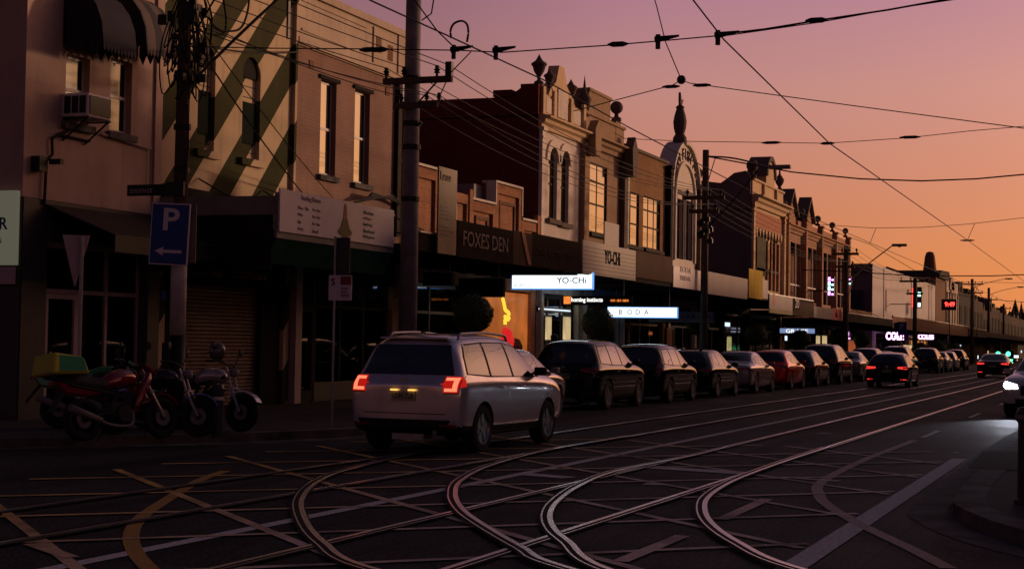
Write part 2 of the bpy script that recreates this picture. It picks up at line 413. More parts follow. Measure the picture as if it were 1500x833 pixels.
cv = [[(-9.40, 25), (-9.36, 21.5)]+g2((515, 688), (462, 708), (437, 735), (443, 768), (470, 800), (530, 835))+[(-3.2, 9.2)],
      [(-7.97, 27), (-7.96, 24)]+g2((790, 664), (715, 685), (672, 707), (662, 728), (672, 750), (700, 772), (760, 808), (815, 835))+[(-1.8, 9.2)],
      [(-5.83, 25), (-5.82, 22.5)]+g2((900, 692), (845, 714), (812, 737), (800, 757), (806, 778), (828, 798), (878, 836))+[(-2.0, 9.6)],
      [(-4.395, 26), (-4.39, 23)]+g2((1112, 691), (1066, 710), (1034, 731), (1027, 750), (1038, 772), (1075, 799), (1155, 836))+[(-.9, 10.3)]]
for i, c in enumerate(cv): rail(catm(c, 8), .0255+.008*(i % 2))

# ------------------------------------------------------------------ facade kit
def facade(y0, y1, z0, z1, ops, x=FX, reveal=.22):
    """front wall sheet facing +X with real rectangular openings and their reveals"""
    mb = MB(); ys = sorted({y0, y1, *[o[0] for o in ops], *[o[1] for o in ops]}); zs = sorted({z0, z1, *[o[2] for o in ops], *[o[3] for o in ops]})
    for a, b in zip(ys, ys[1:]):
        for c, d in zip(zs, zs[1:]):
            my, mz = (a+b)/2, (c+d)/2
            if any(o[0] < my < o[1] and o[2] < mz < o[3] for o in ops): continue
            mb.quad((x, a, c), (x, b, c), (x, b, d), (x, a, d))
    for o in ops:
        a, b, c, d = o[:4]; xi = x-reveal
        mb.quad((x, a, c), (xi, a, c), (xi, a, d), (x, a, d)); mb.quad((x, b, c), (xi, b, c), (xi, b, d), (x, b, d))
        mb.quad((x, a, d), (xi, a, d), (xi, b, d), (x, b, d)); mb.quad((x, a, c), (xi, a, c), (xi, b, c), (x, b, c))
        if len(o) > 4:   # arched head: fill the two corners
            rr_ = (b-a)/2; cy = (a+b)/2; n = 6
            for s_ in (-1, 1):
                pl = [(cy+s_*rr_, d)]+[(cy+s_*rr_*math.cos(t), d-rr_+rr_*math.sin(t)) for t in [math.pi/2*k/n for k in range(n+1)]]
                mb.prismX(pl, x-reveal, x-.004)
    return mb
def window(par, o, style='sash', x=FX, lit=None, fr='frame', sill=True, glass='glass'):
    a, b, c, d = o[:4]; xi = x-.16; w = MB(); t = .055
    w.bx(xi-.05, xi+.03, a+.001, a+t, c, d); w.bx(xi-.05, xi+.03, b-t, b-.001, c, d); w.bx(xi-.05, xi+.03, a+t, b-t, d-t, d-.001); w.bx(xi-.05, xi+.03, a+t, b-t, c+.001, c+t*1.4)
    if style == 'sash': w.bx(xi-.045, xi+.04, a+t, b-t, (c+d)/2-.03, (c+d)/2+.03)
    if style == 'grid':
        n = max(2, round((b-a)/1.0))
        for k in range(1, n): w.bx(xi-.045, xi+.035, a+(b-a)*k/n-.03, a+(b-a)*k/n+.03, c+t, d-t)
        for q in (.42, .74): w.bx(xi-.045, xi+.04, a+t, b-t, c+(d-c)*q-.03, c+(d-c)*q+.03)
    wo = w.build('window', fr, par)
    g = MB().bx(xi+.012, xi+.022, a+t*.5, b-t*.5, c+t*.5, d-t*.5).build('pane', lit or glass, wo)
    if sill: MB().bx(x-.1, x+.10, a-.10, b+.10, c-.13, c-.003).build('sill', 'concrete' if fr == 'frame' else fr, wo)
    return wo
def shell(par, y0, y1, ztop, depth, matn, side='redbrick', ops=(), x=FX, rooftop=.7, name='wall', zside=None):
    mb = facade(y0, y1, 0, ztop, list(ops), x)
    mb.mi = 1; xb = x-depth; zs = zside or ztop
    mb.quad((x, y0, 0), (xb, y0, 0), (xb, y0, zs), (x, y0, ztop)); mb.quad((x, y1, 0), (xb, y1, 0), (xb, y1, zs), (x, y1, ztop))
    mb.quad((xb, y0, 0), (xb, y1, 0), (xb, y1, zs), (xb, y0, zs))
    mb.bx(x-.3, x-.26, y0+.01, y1-.01, ztop-rooftop-.5, ztop-.004)
    w = mb.build(name, [matn, side], par)
    MB().quad((x-.27, y0+.02, ztop-rooftop), (xb+.02, y0+.02, ztop-rooftop), (xb+.02, y1-.02, ztop-rooftop), (x-.27, y1-.02, ztop-rooftop)).build('roof', 'roof', par)
    return w
def awning(par, y0, y1, z=3.62, zt=4.35, fmat='signwhite', x=FX, ax=AX, und='shopdark', zf=None):
    a = MB().bx(x+.002, ax-.06, y0+.01, y1-.01, z, z+.14)
    for k in range(int((y1-y0)/1.2)): a.bx(x+.01, ax-.07, y0+.6+k*1.2, y0+.66+k*1.2, z-.07, z)
    ao = a.build('awning', und, par)
    f = MB().bx(ax-.06, ax, y0, y1, z-.02 if zf is None else zf, zt).build('fascia', fmat, ao)
    MB().bx(ax-.065, ax+.03, y0, y1, zt+.002, zt+.05).build('capping', 'steel', ao)
    for k in range(2): # tie rods back to the wall
        y = y0+(y1-y0)*(.25+.5*k); MB().tube([(ax-.4, y, z+.15), (x+.02, y, z+1.3)], .018, 5).build('tie_rod', 'black', ao)
    return ao
def shopfront(par, y0, y1, lit=None, x=FX, doorside=0, stall=.45, top=3.2, glass='see', depth=3.6, frame='black', bars=3, lightcol=None):
    """recessed glazed shop front with stall riser, mullions, transom, door; the room behind it is real"""
    xi = x-.2; mb = MB()
    mb.bx(xi-.06, xi, y0, y1, top-.12, top); mb.bx(xi-.06, xi, y0, y1, 2.35, 2.43)
    dw = .95; d0 = y1-dw-.25 if doorside else y0+.25
    ys = [y0+(y1-y0)*k/bars for k in range(bars+1)]
    for y in ys:
        if d0 < y < d0+dw: continue
        mb.bx(xi-.06, xi+.01, max(y0, y-.04), min(y1, y+.04), .13, top)
    mb.bx(xi-.06, xi+.01, d0-.06, d0, .13, 2.43); mb.bx(xi-.06, xi+.01, d0+dw, d0+dw+.06, .13, 2.43)
    so = mb.build('shopfront', frame, par)
    r_ = MB()
    if d0-.06 > y0: r_.bx(xi-.08, xi+.03, y0, d0-.062, .13, .13+stall)
    if d0+dw+.062 < y1: r_.bx(xi-.08, xi+.03, d0+dw+.062, y1, .13, .13+stall)
    r_.build('stall_riser', 'tile_dark', so)
    MB().bx(xi-.035, xi-.028, y0+.01, y1-.01, .16, top-.02).build('pane', glass, so)
    dd = MB(); dd.bx(xi-.02, xi+.03, d0, d0+.09, .15, 2.34); dd.bx(xi-.02, xi+.03, d0+dw-.09, d0+dw, .15, 2.34); dd.bx(xi-.02, xi+.03, d0+.09, d0+dw-.09, 2.25, 2.34); dd.bx(xi-.02, xi+.03, d0+.09, d0+dw-.09, .15, .4)
    do = dd.build('door', frame, so); MB().bx(xi+.03, xi+.07, d0+.12, d0+.15, .95, 1.3).build('handle', 'steel', so)
    if lit:
        rm = MB(); xb = x-depth; ya, yb = y0+.02, y1-.02
        rm.quad((xb, ya, .14), (xb, yb, .14), (xb, yb, 3.1), (xb, ya, 3.1)); rm.quad((x-.3, ya, .14), (xb, ya, .14), (xb, ya, 3.1), (x-.3, ya, 3.1))
        rm.quad((x-.3, yb, .14), (xb, yb, .14), (xb, yb, 3.1), (x-.3, yb, 3.1)); rm.quad((x-.3, ya, 3.1), (xb, ya, 3.1), (xb, yb, 3.1), (x-.3, yb, 3.1)); rm.quad((x-.3, ya, .14), (xb, ya, .14), (xb, yb, .14), (x-.3, yb, .14))
        ro = rm.build('shop_room', lit if isinstance(lit, str) else 'roomwarm', so)
        cnt = MB(); cnt.bx(xb+.7, xb+1.2, ya+.8, yb-.6, .14, 1.05)
        for q in range(4): cnt.bx(xb+.02, xb+.3, ya+.3, yb-.3, .6+q*.55, .63+q*.55)
        rnd = random.Random(int(y0*10))
        for q in range(26):
            yy = rnd.uniform(ya+.35, yb-.4); zz = .63+.55*rnd.randrange(4); h = rnd.uniform(.12, .4); cnt.bx(xb+.05, xb+.25, yy, yy+rnd.uniform(.06, .25), zz, zz+h)
        cnt.build('counter', 'shopdark', ro)
        lp = MB()
        for q in range(2): lp.bx(x-1.6-1.5*q, x-.9-1.5*q, ya+.4, yb-.4, 3.04, 3.09)
        lp.build('strip_light', lightcol or 'lampwarm', ro)
    return so
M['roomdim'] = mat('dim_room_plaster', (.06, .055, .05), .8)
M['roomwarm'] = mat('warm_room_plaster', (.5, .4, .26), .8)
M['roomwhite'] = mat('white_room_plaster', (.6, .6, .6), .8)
M['roomred'] = mat('orange_room_paint', (.55, .13, .03), .8)
M['lampwarm'] = emis('warm_shop_lamp', (1, .72, .36), 14)
M['lampcool'] = emis('cool_shop_lamp', (.85, .93, 1), 8)
M['lampfill'] = emis('awning_fill_glow', (.85, .95, 1), 5)
M['lampstrip'] = emis('awning_strip_lamp', (.85, .95, 1), .9)
M['lampdim'] = emis('dim_shop_lamp', (1, .8, .5), 2.6)
M['litwarm'] = emis('lit_curtain', (1, .62, .16), 1.1, .5, 1.2)
M['boxwhite'] = emis('lit_sign_white', (.88, .97, 1), 1.5)
M['boxblue'] = emis('lit_sign_edge', (.1, .35, .9), 1.2)
M['litorange'] = emis('lit_orange', (1, .25, .04), 1.4, .5, 9)
M['litwhite'] = emis('lit_letter', (1, .96, .9), 1.4)
M['litmagenta'] = emis('lit_magenta', (.9, .25, 1), 4)
M['litcyan'] = emis('lit_cyan', (.5, 1, 1), 3)
M['litred'] = emis('lit_red', (1, .04, .03), 4)
M['litgreen'] = emis('lit_green', (.05, 1, .45), 6)
M['lityellow'] = emis('lit_yellow', (1, .75, .08), 1.6)
M['litgreendim'] = emis('dim_green_lamp', (.25, .5, .35), .25)
M['headlamp'] = emis('headlamp', (.85, .93, 1), 14)
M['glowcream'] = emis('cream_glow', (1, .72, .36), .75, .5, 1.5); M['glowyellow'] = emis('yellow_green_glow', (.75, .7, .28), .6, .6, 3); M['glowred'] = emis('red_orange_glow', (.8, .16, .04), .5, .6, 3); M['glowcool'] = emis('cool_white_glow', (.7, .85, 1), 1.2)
M['poster_orange'] = emis('lit_poster_orange', (.60, .15, .025), .8, .45, 1.2)
M['poster_red'] = emis('lit_poster_red', (.8, .02, .02), .8)
M['poster_yellow'] = emis('lit_poster_yellow', (1, .62, .05), 1.2)

def pil(par, y0, y1, z0, z1, matn, x=FX, out=.12, name='pilaster', cap=True):
    mb = MB().bx(x+.003, x+out, y0, y1, z0, z1)
    if cap: mb.bx(x+.003, x+out+.06, y0-.05, y1+.05, z1, z1+.12); mb.bx(x+.003, x+out+.03, y0-.02, y1+.02, z1-.25, z1-.18)
    return mb.build(name, matn, par)
def cornice(par, y0, y1, z, matn, x=FX, out=.35, h=.4, name='cornice'):
    pr = [(x+.003, z-h), (x+out*.25, z-h), (x+out*.3, z-h*.65), (x+out*.55, z-h*.5), (x+out*.6, z-h*.25), (x+out, z-h*.15), (x+out, z), (x+.003, z+.06)]
    return MB().prismY(pr, y0, y1).build(name, matn, par)
URN = [(.0, 0), (.16, .0), (.16, .08), (.06, .14), (.06, .25), (.17, .42), (.22, .6), (.26, .62), (.26, .68), (.12, .78), (.05, .9), (.0, 1.0)]
BALL = [(.0, 0), (.2, .0), (.2, .12), (.09, .18), (.08, .28)]+[(.26*math.sin(t), .54-.26*math.cos(t)) for t in [math.pi*k/8 for k in range(1, 8)]]+[(.0, .8)]
SPIKE = [(.0, 0), (.18, 0), (.14, .1), (.07, .2), (.2, .4), (.24, .55), (.14, .72), (.06, .82), (.03, 1.1), (0, 1.35)]
def finial(par, y, z, prof, s=1.0, x=FX, matn='stone'):
    return MB().lathe([(r*s, h*s) for r, h in prof], (x-.05, y, z), 14).build('finial', matn, par, smooth=True)
def vent(par, y, z): MB().bx(FX+.003, FX+.02, y, y+.22, z, z+.2).build('vent', 'brownrender', par)

# ------------------------------------------------------------------ shops on the left side
def W(x0, y0, x1, y1, X=FX):
    ym, xm = (y0+y1)/2, (x0+x1)/2
    return (PX(x0, ym, X).y, PX(x1, ym, X).y, PX(xm, y1, X).z, PX(xm, y0, X).z)
def shell2(par, y0, y1, ztop, depth, matn, side, ops, low='shopdark', zl=3.95, **k):
    w = shell(par, y0, y1, ztop, depth, matn, side, [o for o in ops], **k)
    return w
def stripes():
    m, nt, b = newmat('olive_stripe_paint'); p = pos(nt); s = N(nt, 'ShaderNodeSeparateXYZ'); nt.links.new(p, s.inputs[0])
    a = mathn(nt, 'SUBTRACT', s.outputs[1], mathn(nt, 'MULTIPLY', s.outputs[2], .943))
    a = mathn(nt, 'DIVIDE', mathn(nt, 'SUBTRACT', a, 25.04-17.2), 1.72); f = mathn(nt, 'FRACT', a)
    g = mathn(nt, 'LESS_THAN', f, .5)
    lightc = mixc(nt, ramp(nt, noise(nt, .8, 5, p), [(.35, [0]*3), (.65, [.5]*3)]), (.54, .42, .28), (.42, .32, .21))
    dk = mixc(nt, ramp(nt, noise(nt, 1.1, 5, p), [(.35, [0]*3), (.65, [.5]*3)]), (.050, .052, .024), (.032, .034, .016))
    c = mixc(nt, g, lightc, dk)
    c = mixc(nt, ramp(nt, noise(nt, 1, 4, p, (4, 4, .3)), [(.52, [0]*3), (.8, [.3]*3)]), c, (.1, .06, .04))
    nt.links.new(c, b.inputs['Base Color']); b.inputs['Roughness'].default_value = .9; b.inputs['Specular IOR Level'].default_value = .05
    bump(nt, b, noise(nt, 30, 4, p), .25, .01); return m
M['stripe'] = stripes()
M['shutterdark'] = mat('dark_shutter', (.008, .014, .010), .9, spec=.05)
SF = lambda a, b: (a+.25, b-.25, .13, 3.2)

# corner building, pink render
b1 = root('corner_shop', (FX, 23.3, .13), 'pink rendered corner shop with two canvas window hoods and a window air conditioner', 'building')
w1, w2 = W(96, 82, 131, 182), W(161, 88, 193, 196)
mb = facade(23.3, 27.6, 3.98, 10.2, [w1, w2]); mb.mi = 1
mb.quad((FX, 23.3, 3.98), (-31, 23.3, 3.98), (-31, 23.3, 10.2), (FX, 23.3, 10.2)); mb.build('wall', ['pink', 'pink'], b1)
mb = facade(23.3, 27.6, .0, 3.97, [(24.0, 27.2, .5, 3.3)], x=FX+.03); mb.quad((FX+.03, 23.27, 0), (-31, 23.27, 0), (-31, 23.27, 3.97), (FX+.03, 23.27, 3.97))
mb.quad((FX+.03, 23.27, 3.97), (FX+.03, 27.6, 3.97), (-18, 27.6, 3.97), (-18, 23.27, 3.97)); mb.build('base_wall', 'tile_dark', b1)
MB().bx(-31, FX-.3, 23.4, 27.6, 9.3, 9.4).build('roof', 'roof', b1)
window(b1, w1, glass='glassdim'); window(b1, w2, glass='glassdim')
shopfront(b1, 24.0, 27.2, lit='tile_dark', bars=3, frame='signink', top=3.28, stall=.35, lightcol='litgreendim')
MB().bx(FX+.003, FX+.05, 27.28, 27.36, 3.99, 10.2).build('downpipe', 'pink', b1)
def canvas(par, o, drop, out, label_):
    a, b, c, d = o; a -= .12; b += .2; mb = MB(); n = 10; top = d+1.25; bot = d+.17
    prof = [(FX+.01+out*math.sin(math.pi/2*k/5), top-(top-bot)*(1-math.cos(math.pi/2*k/5))) for k in range(6)]
    pr2 = prof+[(p[0]-.015, p[1]-.02) for p in prof[::-1]]
    mb.prismY(pr2, a, b)
    mb.prismX([(a, bot)]+[(a, z) for z in (top,)]+[(a+.01, top), (a+.01, bot)], FX+.01, FX+.03)
    for s_ in (a, b):
        vs = [(FX+.01, s_, bot)]+[(p[0], s_, p[1]) for p in prof]; mb.add(vs, [tuple(range(len(vs)))])
    xo = prof[-1][0]
    for k in range(n):   # scalloped valance
        y0 = a+(b-a)*k/n; y1 = a+(b-a)*(k+1)/n; ym = (y0+y1)/2
        mb.prismX([(y0, bot), (y1, bot), (y1-.01, bot-.12), (ym, bot-.2), (y0+.01, bot-.12)], xo-.008, xo+.004)
    k5 = 5
    for k in range(k5):
        for s_ in (a, b):
            x0 = FX+.01+(xo-FX)*k/k5; x1 = FX+.01+(xo-FX)*(k+1)/k5
            mb.prismY([(x0, bot), (x1, bot), ((x0+x1)/2, bot-.18)], s_-.004, s_+.004)
    return mb.build('window_hood', label_, par)
M['canvas1'] = mat('navy_canvas', (.02, .018, .03), .9, var=.3)
def canvas2():
    m, nt, b = newmat('striped_canvas'); p = pos(nt); s = N(nt, 'ShaderNodeSeparateXYZ'); nt.links.new(p, s.inputs[0])
    f = mathn(nt, 'FRACT', mathn(nt, 'DIVIDE', s.outputs[1], .52)); g = mathn(nt, 'LESS_THAN', f, .5)
    nt.links.new(mixc(nt, g, (.09, .06, .055), (.015, .013, .02)), b.inputs['Base Color']); b.inputs['Roughness'].default_value = .9; return m
M['canvas2'] = canvas2()
canvas(b1, w1, 1, .85, 'canvas1'); canvas(b1, w2, 1, .85, 'canvas2')
# canvas shade over the shop
MB().prismY([(FX+.04, 3.9), (-16.3, 3.35), (-16.3, 3.05), (-16.33, 3.05), (-16.33, 3.33), (FX+.04, 3.86)], 23.9, 27.5).build('shop_shade', 'black', b1)
# pipe runs
MB().tube([PX(148, 196, FX+.05), PX(170, 203, FX+.05), PX(221, 219, FX+.05), PX(219, 285, FX+.05)], .022, 6).build('conduit', 'pink', b1)
MB().tube([PX(100, 192, FX+.06), PX(90, 196, FX+.06), PX(76, 203, FX+.06), PX(77, 226, FX+.06), PX(68, 236, FX+.06), PX(65, 300, FX+.06)], .03, 6).build('conduit', 'black', b1)
c = PX(57, 240, FX+.1); MB().box(c, (.18, .2, .26)).build('meter_box', 'black', b1)
c = PX(79, 237, FX+.2); MB().tube([PX(72, 232, FX+.02), c], .02).box(c+Vector((.05, .0, 0)), (.24, .1, .09)).build('camera', 'black', b1)
ac = root('air_conditioner', (FX+.35, w1[0]+.5, w1[2]), 'white boxy air conditioner on a bracket at the left upstairs window of the pink shop', 'air conditioner')
p0, p1 = PX(93, 136, FX+.55), PX(163, 180, FX+.55); ya, yb, za, zb = PX(129, 160, FX+.55).y, PX(163, 160, FX+.55).y, p1.z+.03, PX(140, 138, FX+.55).z
MB().bx(FX-.1, FX+.55, ya, yb, za, zb).build('casing', 'signwhite', ac, bevel=.015)
g_ = MB().bx(FX+.553, FX+.57, ya+.04, yb-.04, za+.04, zb-.04)
g_.build('grille', 'black', ac)
g_ = MB()
for k in range(3): g_.bx(FX+.05+k*.16, FX+.18+k*.16, ya-.012, ya-.002, za+.06, zb-.05)
g_.build('side_vent', 'black', ac)
br = MB()
for y in (ya+.03, yb-.03): br.tube([(FX+.01, y, za-.42), (FX+.52, y, za-.02)], .018); br.tube([(FX+.01, y, za-.025), (FX+.56, y, za-.025)], .018)
br.tube([(FX+.03, ya-.15, za-.34), (FX+.03, yb+.1, za-.34)], .03); br.build('bracket', 'black', ac)

# wall sign on the side wall
p0, p1 = PY(-70, 281, 23.2), PY(24, 388, 23.2)
sg = root('wall_sign', ((p0.x+p1.x)/2, 23.2, p1.z), 'pale shop sign with blue letters on the side wall of the pink corner shop', 'sign')
M['signcream'] = emis('cream_backlit_board', (.62, .58, .42), .15)
MB().bx(p0.x, p1.x, 23.16, 23.26, p1.z, p0.z).build('board', 'signcream', sg, bevel=.01)
M['blueink'] = mat('blue_sign_ink', (.02, .05, .16), .5, var=0)
text_mesh('R', 'Y', (PY(-1, 336, 23.15).x, 23.155, PY(-1, 336, 23.15).z), height=.21, material='blueink', parent=sg, bold=.01)
text_mesh('S', 'Y', (PY(-2, 356, 23.15).x, 23.155, PY(-2, 356, 23.15).z), height=.09, material='blueink', parent=sg)
p0, p1 = PY(-60, 391, 23.2), PY(20, 416, 23.2); tag(MB().bx(p0.x, p1.x, 23.18, 23.25, p1.z, p0.z).build('sign_board', 'signink'), 'small plain pink board under the pale wall sign on the corner shop', 'sign board')

# striped building
b2 = root('striped_shop', (FX, 27.6, .13), 'cream shop painted with broad olive diagonal stripes and two boarded windows', 'building')
s1, s2 = W(290, 66, 315, 221), W(355, 84, 381, 234)
shell(b2, 27.602, 32.99, 9.9, 14, 'stripe', 'redbrick', [s1+(1,), s2+(1,), SF(27.6, 33)])
for o in (s1, s2):
    wo = MB().bx(FX-.2, FX-.12, o[0]+.01, o[1]-.01, o[2]+.01, o[3]-.01); wo = wo.build('window', 'stripe', b2)
    bb = MB()
    for k in range(9): bb.bx(FX-.12, FX-.112, o[0]+.02, o[1]-.02, o[2]+.15+k*.24, o[2]+.165+k*.24)
    bb.build('boarding', 'framedark', wo); MB().bx(FX-.11, FX-.09, o[0]+.03, o[1]-.03, o[2]+.35, o[2]+1.25).build('shutter_panel', 'shutterdark', wo)
    MB().bx(FX-.1, FX+.10, o[0]-.12, o[1]+.12, o[2]-.15, o[2]-.003).build('sill', 'stripe', wo)
    MB().bx(FX-.11, FX-.07, o[0]+.02, o[1]-.02, o[3]-.45, o[3]-.02).build('head_panel', 'shopdark', wo)
MB().bx(FX-.003, FX+.03, 32.6, 32.7, 8.4, 9.8).build('bracket', 'black', b2)
pl = MB().bx(FX+.003, FX+.1, 32.88, 32.98, 4.5, 9.85).build('downpipe', 'stripe', b2)
# roller shutter with ribs
rs = MB()
for k in range(38): rs.prismY([(FX-.28, .14+k*.08), (FX-.235, .16+k*.08), (FX-.235, .20+k*.08), (FX-.28, .218+k*.08)], 28.2, 31.9)
rs.bx(FX-.34, FX-.28, 28.1, 32.0, .13, 3.2); rs.build('roller_shutter', mat('roller_shutter_paint', (.22, .15, .12), .6, var=.25), b2)
MB().bx(FX-.3, FX-.1, 27.86, 28.2, .13, 3.2).bx(FX-.3, FX-.1, 31.9, 32.74, .13, 3.2).build('shop_pier', 'shopdark', b2)
MB().bx(FX+.003, FX+.12, 28.0, 32.6, 2.72, 3.18).build('lintel_board', 'shopdark', b2)
BX = -15.2
aw = awning(b2, 27.62, 32.95, 3.55, 4.36, 'greysheet', ax=BX)
MB().prismY([(BX-.04, 3.53), (BX-.02, 3.53), (BX-.25, 3.05), (BX-.27, 3.05)], 27.62, 32.95).build('valance', 'green', aw)
MB().bx(FX+.01, BX-.06, 27.60, 27.64, 3.98, 4.34).build('end_panel', 'greysheet', aw); MB().bx(FX+.01, BX-.1, 27.605, 27.635, 2.9, 3.975).build('end_board', 'shopdark', aw)
MB().bx(FX+.003, FX+.06, 27.62, 32.95, 3.22, 4.62).build('name_board', 'shopdark', b2)
p0, p1 = PX(408, 281, BX), PX(575, 308, BX)
sg = root('shop_sign', (BX, 27.7, 3.62), 'white opening hours sign with a trumpet shaped emblem above the green awning valance', 'sign')
MB().bx(BX+.004, BX+.04, p0.y, p1.y, 3.66, 4.48).build('board', 'signwhite', sg)
L0 = p0.y; LW = p1.y-p0.y
text_mesh('Trading Hours', 'X', (BX+.045, L0+.16*LW, 4.30), width=.16*LW, material='signink', parent=sg)
for i, (a, b) in enumerate((('Mon - Thu', '7am - 6pm'), ('Friday', '7am - 7pm'), ('Sat', '8am - 3pm'), ('Sunday', 'closed'))):
    text_mesh(a, 'X', (BX+.045, L0+.14*LW, 4.14-.14*i), height=.07, material='signink', parent=sg); text_mesh(b, 'X', (BX+.045, L0+.255*LW, 4.14-.14*i), height=.07, material='signink', parent=sg)
for i, a in enumerate(('Alterations', 'and Repairs', 'Dry Cleaning', 'Shirts Ironed', 'Wedding Gowns')):
    text_mesh(a, 'X', (BX+.045, L0+.70*LW, 4.28-.13*i), height=.075, material='signink2', parent=sg)
yc = L0+.535*LW
em = MB(); em.prismX([(yc-.08, 4.12), (yc+.08, 4.12), (yc+.055, 4.36), (yc+.02, 4.42), (yc-.02, 4.42), (yc-.055, 4.36)], BX+.04, BX+.05)
em.mi = 1; em.prismX([(yc-.09, 4.115), (yc+.09, 4.115), (yc+.2, 3.92), (yc+.32, 3.84), (yc+.26, 3.77), (yc-.26, 3.77), (yc-.32, 3.84), (yc-.2, 3.92)], BX+.041, BX+.052)
em.prismX([(yc+.15*math.cos(t), 3.765+.09*math.sin(t)) for t in [-math.pi*k/8 for k in range(9)]], BX+.042, BX+.051)
em.build('emblem', [mat('emblem_red', (.35, .09, .05), .6), mat('emblem_olive', (.12, .09, .02), .6)], sg)
p0 = PX(283, 408, FX+.13)
txt = root('shop_lettering', (FX+.13, 28.4, 2.8), 'faint bronze drycleaners lettering between small hanger marks above the roller shutter', 'lettering')
M['bronze'] = mat('bronze_letters', (.45, .24, .14), .6)
text_mesh('DRYCLEANERS', 'X', (FX+.125, 28.75, 2.86), width=1.15, height=.17, material='bronze', parent=txt)
text_mesh('DRYCLEANERS', 'X', (FX+.125, 30.55, 2.86), width=1.15, height=.17, material='bronze', parent=txt)
hg = MB()
for y in (28.5, 30.25, 32.0): hg.tube([(FX+.13, y-.15, 2.88), (FX+.13, y+.15, 2.88), (FX+.13, y, 3.0), (FX+.13, y-.15, 2.88)], .012, 4); hg.tube([(FX+.13, y, 3.0), (FX+.13, y+.02, 3.07)], .01, 4)
hg.build('hanger_mark', 'bronze', txt)

# brown brick building with cream parapet
b3 = root('brick_shop', (FX, 33, .13), 'brown painted brick shop with a plain cream parapet and two tall sash windows', 'building')
v1, v2 = W(469, 119, 492, 258), W(519, 134, 541, 270)
shell(b3, 33.0, 38.93, 8.35, 14, 'brownbrick', 'redbrick', [v1, v2, (33.35, 38.6, .13, 3.2)], rooftop=.4)
for o in (v1, v2):
    window(b3, o); MB().bx(FX+.003, FX+.05, o[0]-.12, o[1]+.12, o[3]+.01, o[3]+.1).build('hood_mould', 'shopdark', b3)
pp = MB(); pp.bx(FX-.35, FX+.05, 33.0, 38.93, 8.35, 9.7); pp.bx(FX+.052, FX+.12, 33.0, 38.93, 8.38, 8.52); pp.bx(FX+.052, FX+.13, 33.0, 38.93, 9.55, 9.72)
pp.bx(FX+.052, FX+.08, 33.2, 36.6, 8.7, 8.75); pp.bx(FX+.052, FX+.08, 33.2, 36.6, 9.38, 9.43); pp.bx(FX+.052, FX+.085, 38.5, 38.9, 8.5, 9.6); pp.bx(FX+.052, FX+.085, 37.0, 37.1, 8.6, 9.5)
pp.build('parapet', 'cream', b3)
MB().bx(FX+.054, FX+.06, 37.2, 37.5, 8.9, 9.3).bx(FX+.054, FX+.06, 37.9, 38.2, 8.8, 9.2).build('parapet_vent', 'brownrender', b3)
MB().bx(FX+.003, FX+.12, 38.5, 38.72, 4.3, 8.36).build('downpipe', 'framedark', b3)
vent(b3, 33.7, 7.9); vent(b3, 37.9, 7.9)
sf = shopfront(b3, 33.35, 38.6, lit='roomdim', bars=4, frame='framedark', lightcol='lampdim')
MB().bx(FX+.003, FX+.15, 33.05, 33.35, .13, 3.9).build('shop_pier', M['signink'], b3)
MB().bx(FX+.003, FX+.08, 33.4, 38.6, 3.0, 3.55).build('name_board', 'green', b3)
awning(b3, 33.0, 38.93, 3.62, 4.0, 'shopdark')
wr = MB()
for k in range(3): wr.tube([PX(520+k*8, 296-k*2, FX+.3), PX(545, 291-k*4, FX+.35), PX(575, 287+k*3, FX+.2), PX(590, 300, FX+.2)], .03, 5)
wr.build('cable_tangle', 'wire', b3)

# low orange brick building with stepped parapet
b4 = root('low_brick_shop', (FX, 39, .13), 'low orange brick shop with a stepped capped parapet beside the cream ornate shop', 'building')
mb = facade(38.95, 49.6, 0, 5.0, [(39.3, 43.6, .13, 3.2), (44.1, 49.2, .13, 3.2)])
def para(y0, y1, z1, rec=None):
    mb.bx(FX-.3, FX, y0, y1, 5.0, z1)
    mb.bx(FX+.002, FX+.09, y0, y0+.22, 4.4, z1-.02); mb.bx(FX+.002, FX+.09, y1-.22, y1, 4.4, z1-.02); mb.bx(FX+.002, FX+.088, y0+.22, y1-.22, z1-.3, z1-.03)
for y0, y1, z1 in ((39.0, 41.3, 6.3), (41.3, 43.6, 5.85), (43.62, 45.68, 5.72), (45.7, 47.9, 6.4), (47.92, 49.58, 5.45)): para(y0, y1, z1)
mb.bx(FX, FX+.13, 43.5, 43.75, 5.0, 6.0); mb.bx(FX, FX+.13, 49.35, 49.59, 4.6, 5.7)
mb.mi = 1; mb.quad((FX-.3, 39, 4.6), (-32, 39, 4.6), (-32, 49.6, 4.6), (FX-.3, 49.6, 4.6)); mb.build('wall', ['orangebrick', 'roof'], b4)
cp = MB()
for y0, y1, z1 in ((39.0, 41.3, 6.3), (43.78, 45.66, 5.72), (45.62, 47.98, 6.4), (48.0, 49.33, 5.45)): cp.bx(FX-.34, FX+.12, y0, y1, z1+.003, z1+.07)
cp.bx(FX-.2, FX+.115, 45.62, 45.69, 5.8, 6.4); cp.bx(FX-.2, FX+.115, 47.91, 47.98, 5.55, 6.4); cp.build('parapet_cap', 'white', b4)
MB().bx(FX-2.2, FX-.32, 44.9, 45.6, 4.7, 6.3).build('roof_box', 'greysheet', b4)
for o in ((41.9, 42.7, 4.75, 5.6),):
    f_ = MB().bx(FX+.003, FX+.06, o[0], o[1], o[2], o[3]); f_ = f_.build('window', 'frame', b4); MB().bx(FX+.062, FX+.07, o[0]+.3, o[1]-.08, o[2]+.06, o[3]-.06).build('pane', 'glass', f_)
